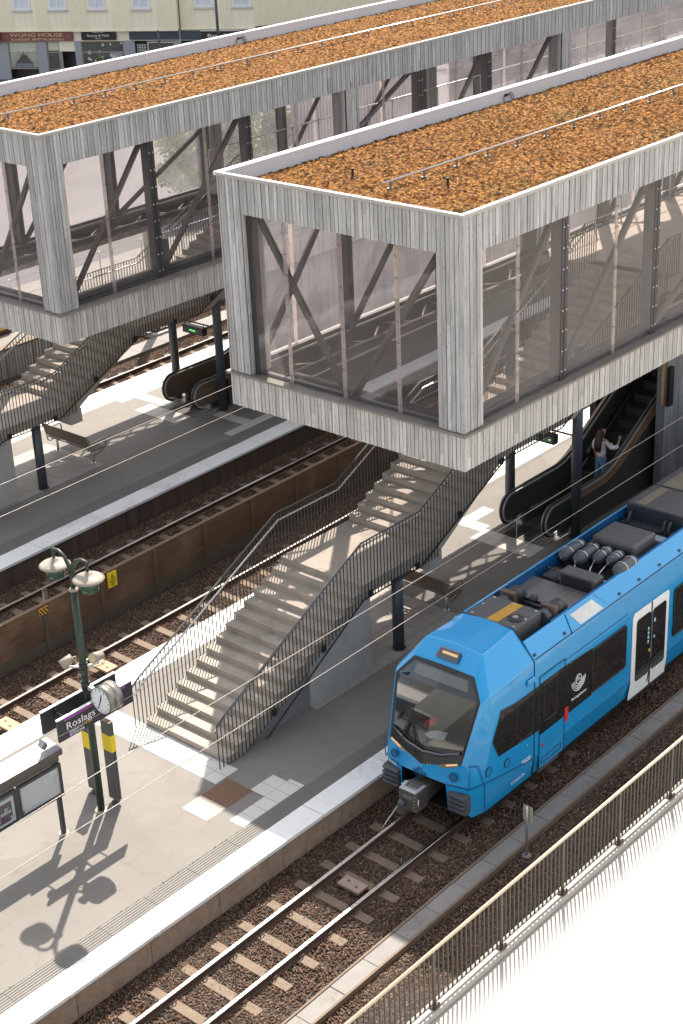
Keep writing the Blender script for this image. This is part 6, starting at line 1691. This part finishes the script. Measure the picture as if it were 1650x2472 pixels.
def tree(x,y,h,r,label,seed):
    random.seed(seed);t=thing('broadleaf_tree',(x,y,.35),label,'tree')
    b=MB();b.path([(x,y,.3),(x+.1,y,h*.3),(x-.1,y+.1,h*.55),(x,y,h*.85)],[.22,.17,.12,.04],8)
    tips=[]
    for k in range(9):
        a=2*PI*k/9+random.random();z=h*random.uniform(.3,.6);q=(x+r*.7*math.cos(a),y+r*.7*math.sin(a),z+h*.22);b.path([(x,y,z),((x+q[0])/2,(y+q[1])/2,z+h*.14),q],[.08,.05,.02],5);tips.append(q)
    b.build('trunk',M['barkm'],t)
    b=MB();cl=[(Vector(q),random.uniform(.5,.95)) for q in tips]+[(Vector((x+random.uniform(-r,r)*.75,y+random.uniform(-r,r)*.75,h*random.uniform(.22,1.0))),random.uniform(.5,1.0)) for _ in range(22)]
    for c,cr in cl:
        for _ in range(260):
            v=Vector((random.gauss(0,1),random.gauss(0,1),random.gauss(0,1)));v=v.normalized()*cr*random.uniform(.45,1.05);p=c+v
            a=Vector((random.uniform(-1,1),random.uniform(-1,1),random.uniform(-.6,.6))).normalized()*.13;e=a.cross(Vector((random.uniform(-1,1),random.uniform(-1,1),random.uniform(-1,1)))).normalized()*.06
            b.add([p-a,p+e,p+a,p-e],[(0,1,2,3)])
    b.build('crown',M['leaf'],t,recalc=False)
tree(46.4,49.6,5.0,2.1,'leafy green tree seen through the rear glass, nearest the front roof corner',4)
tree(49.0,48.6,4.7,2.0,'leafy green tree seen through the rear glass, just right of a dark post',5)
def background():
    # dark glazed station hall beyond the rear concourse
    t=thing('station_hall',(72,52,.35),'dark station hall of steel beams glimpsed through the far end of the rear glass','building')
    b=MB();b.box(58,92,44.6,45.0,.36,8);b.build('wall',M['roofdark'],t)
    b=MB()
    for k in range(7):b.box(59+k*4.,59.3+k*4.,44.2,44.5,.36,8)
    for k in range(6):b.box(58,92,44.18,44.55,1.2+k*1.1,1.35+k*1.1)
    b.build('steel_frame',M['steel'],t)
    b=MB()
    for k in range(6):b.slab([(59.6+k*4,44.57,2.6),(62.6+k*4,44.57,2.6),(62.6+k*4,44.57,3.3),(59.6+k*4,44.57,3.3)],(0,.02,0))
    b.build('pane',M['wpale'],t)
    t=thing('corrugated_wall',(57,40.5,.35),'pale corrugated wall standing beyond the rear concourse','wall')
    b=MB();b.box(49,57.6,46.0,46.2,.36,5.5);b.build('wall_core',M['zinc'],t)
    b=MB()
    for k in range(43):b.box(49+k*.2,49.1+k*.2,45.94,46.0,.36,5.5)
    b.build('wall_ribs',M['coping'],t)
background()
# ------------------------------------------------------------------ white ledge of the viewpoint, out of focus
def viewpoint():
    t=thing('white_pier',(.5,0,-.13),'bright white pier top, blurred and very close, in the near right corner','pier')
    b=MB();b.box(.16,.88,-.13,.210,-.12,17.13);b.build('pier_shaft',M['ledgewhite'],t)
    b=MB();b.box(.14,.90,-.15,.222,17.131,17.155);b.build('pier_cap',M['ledgewhite'],t,bevel=.006)
viewpoint()
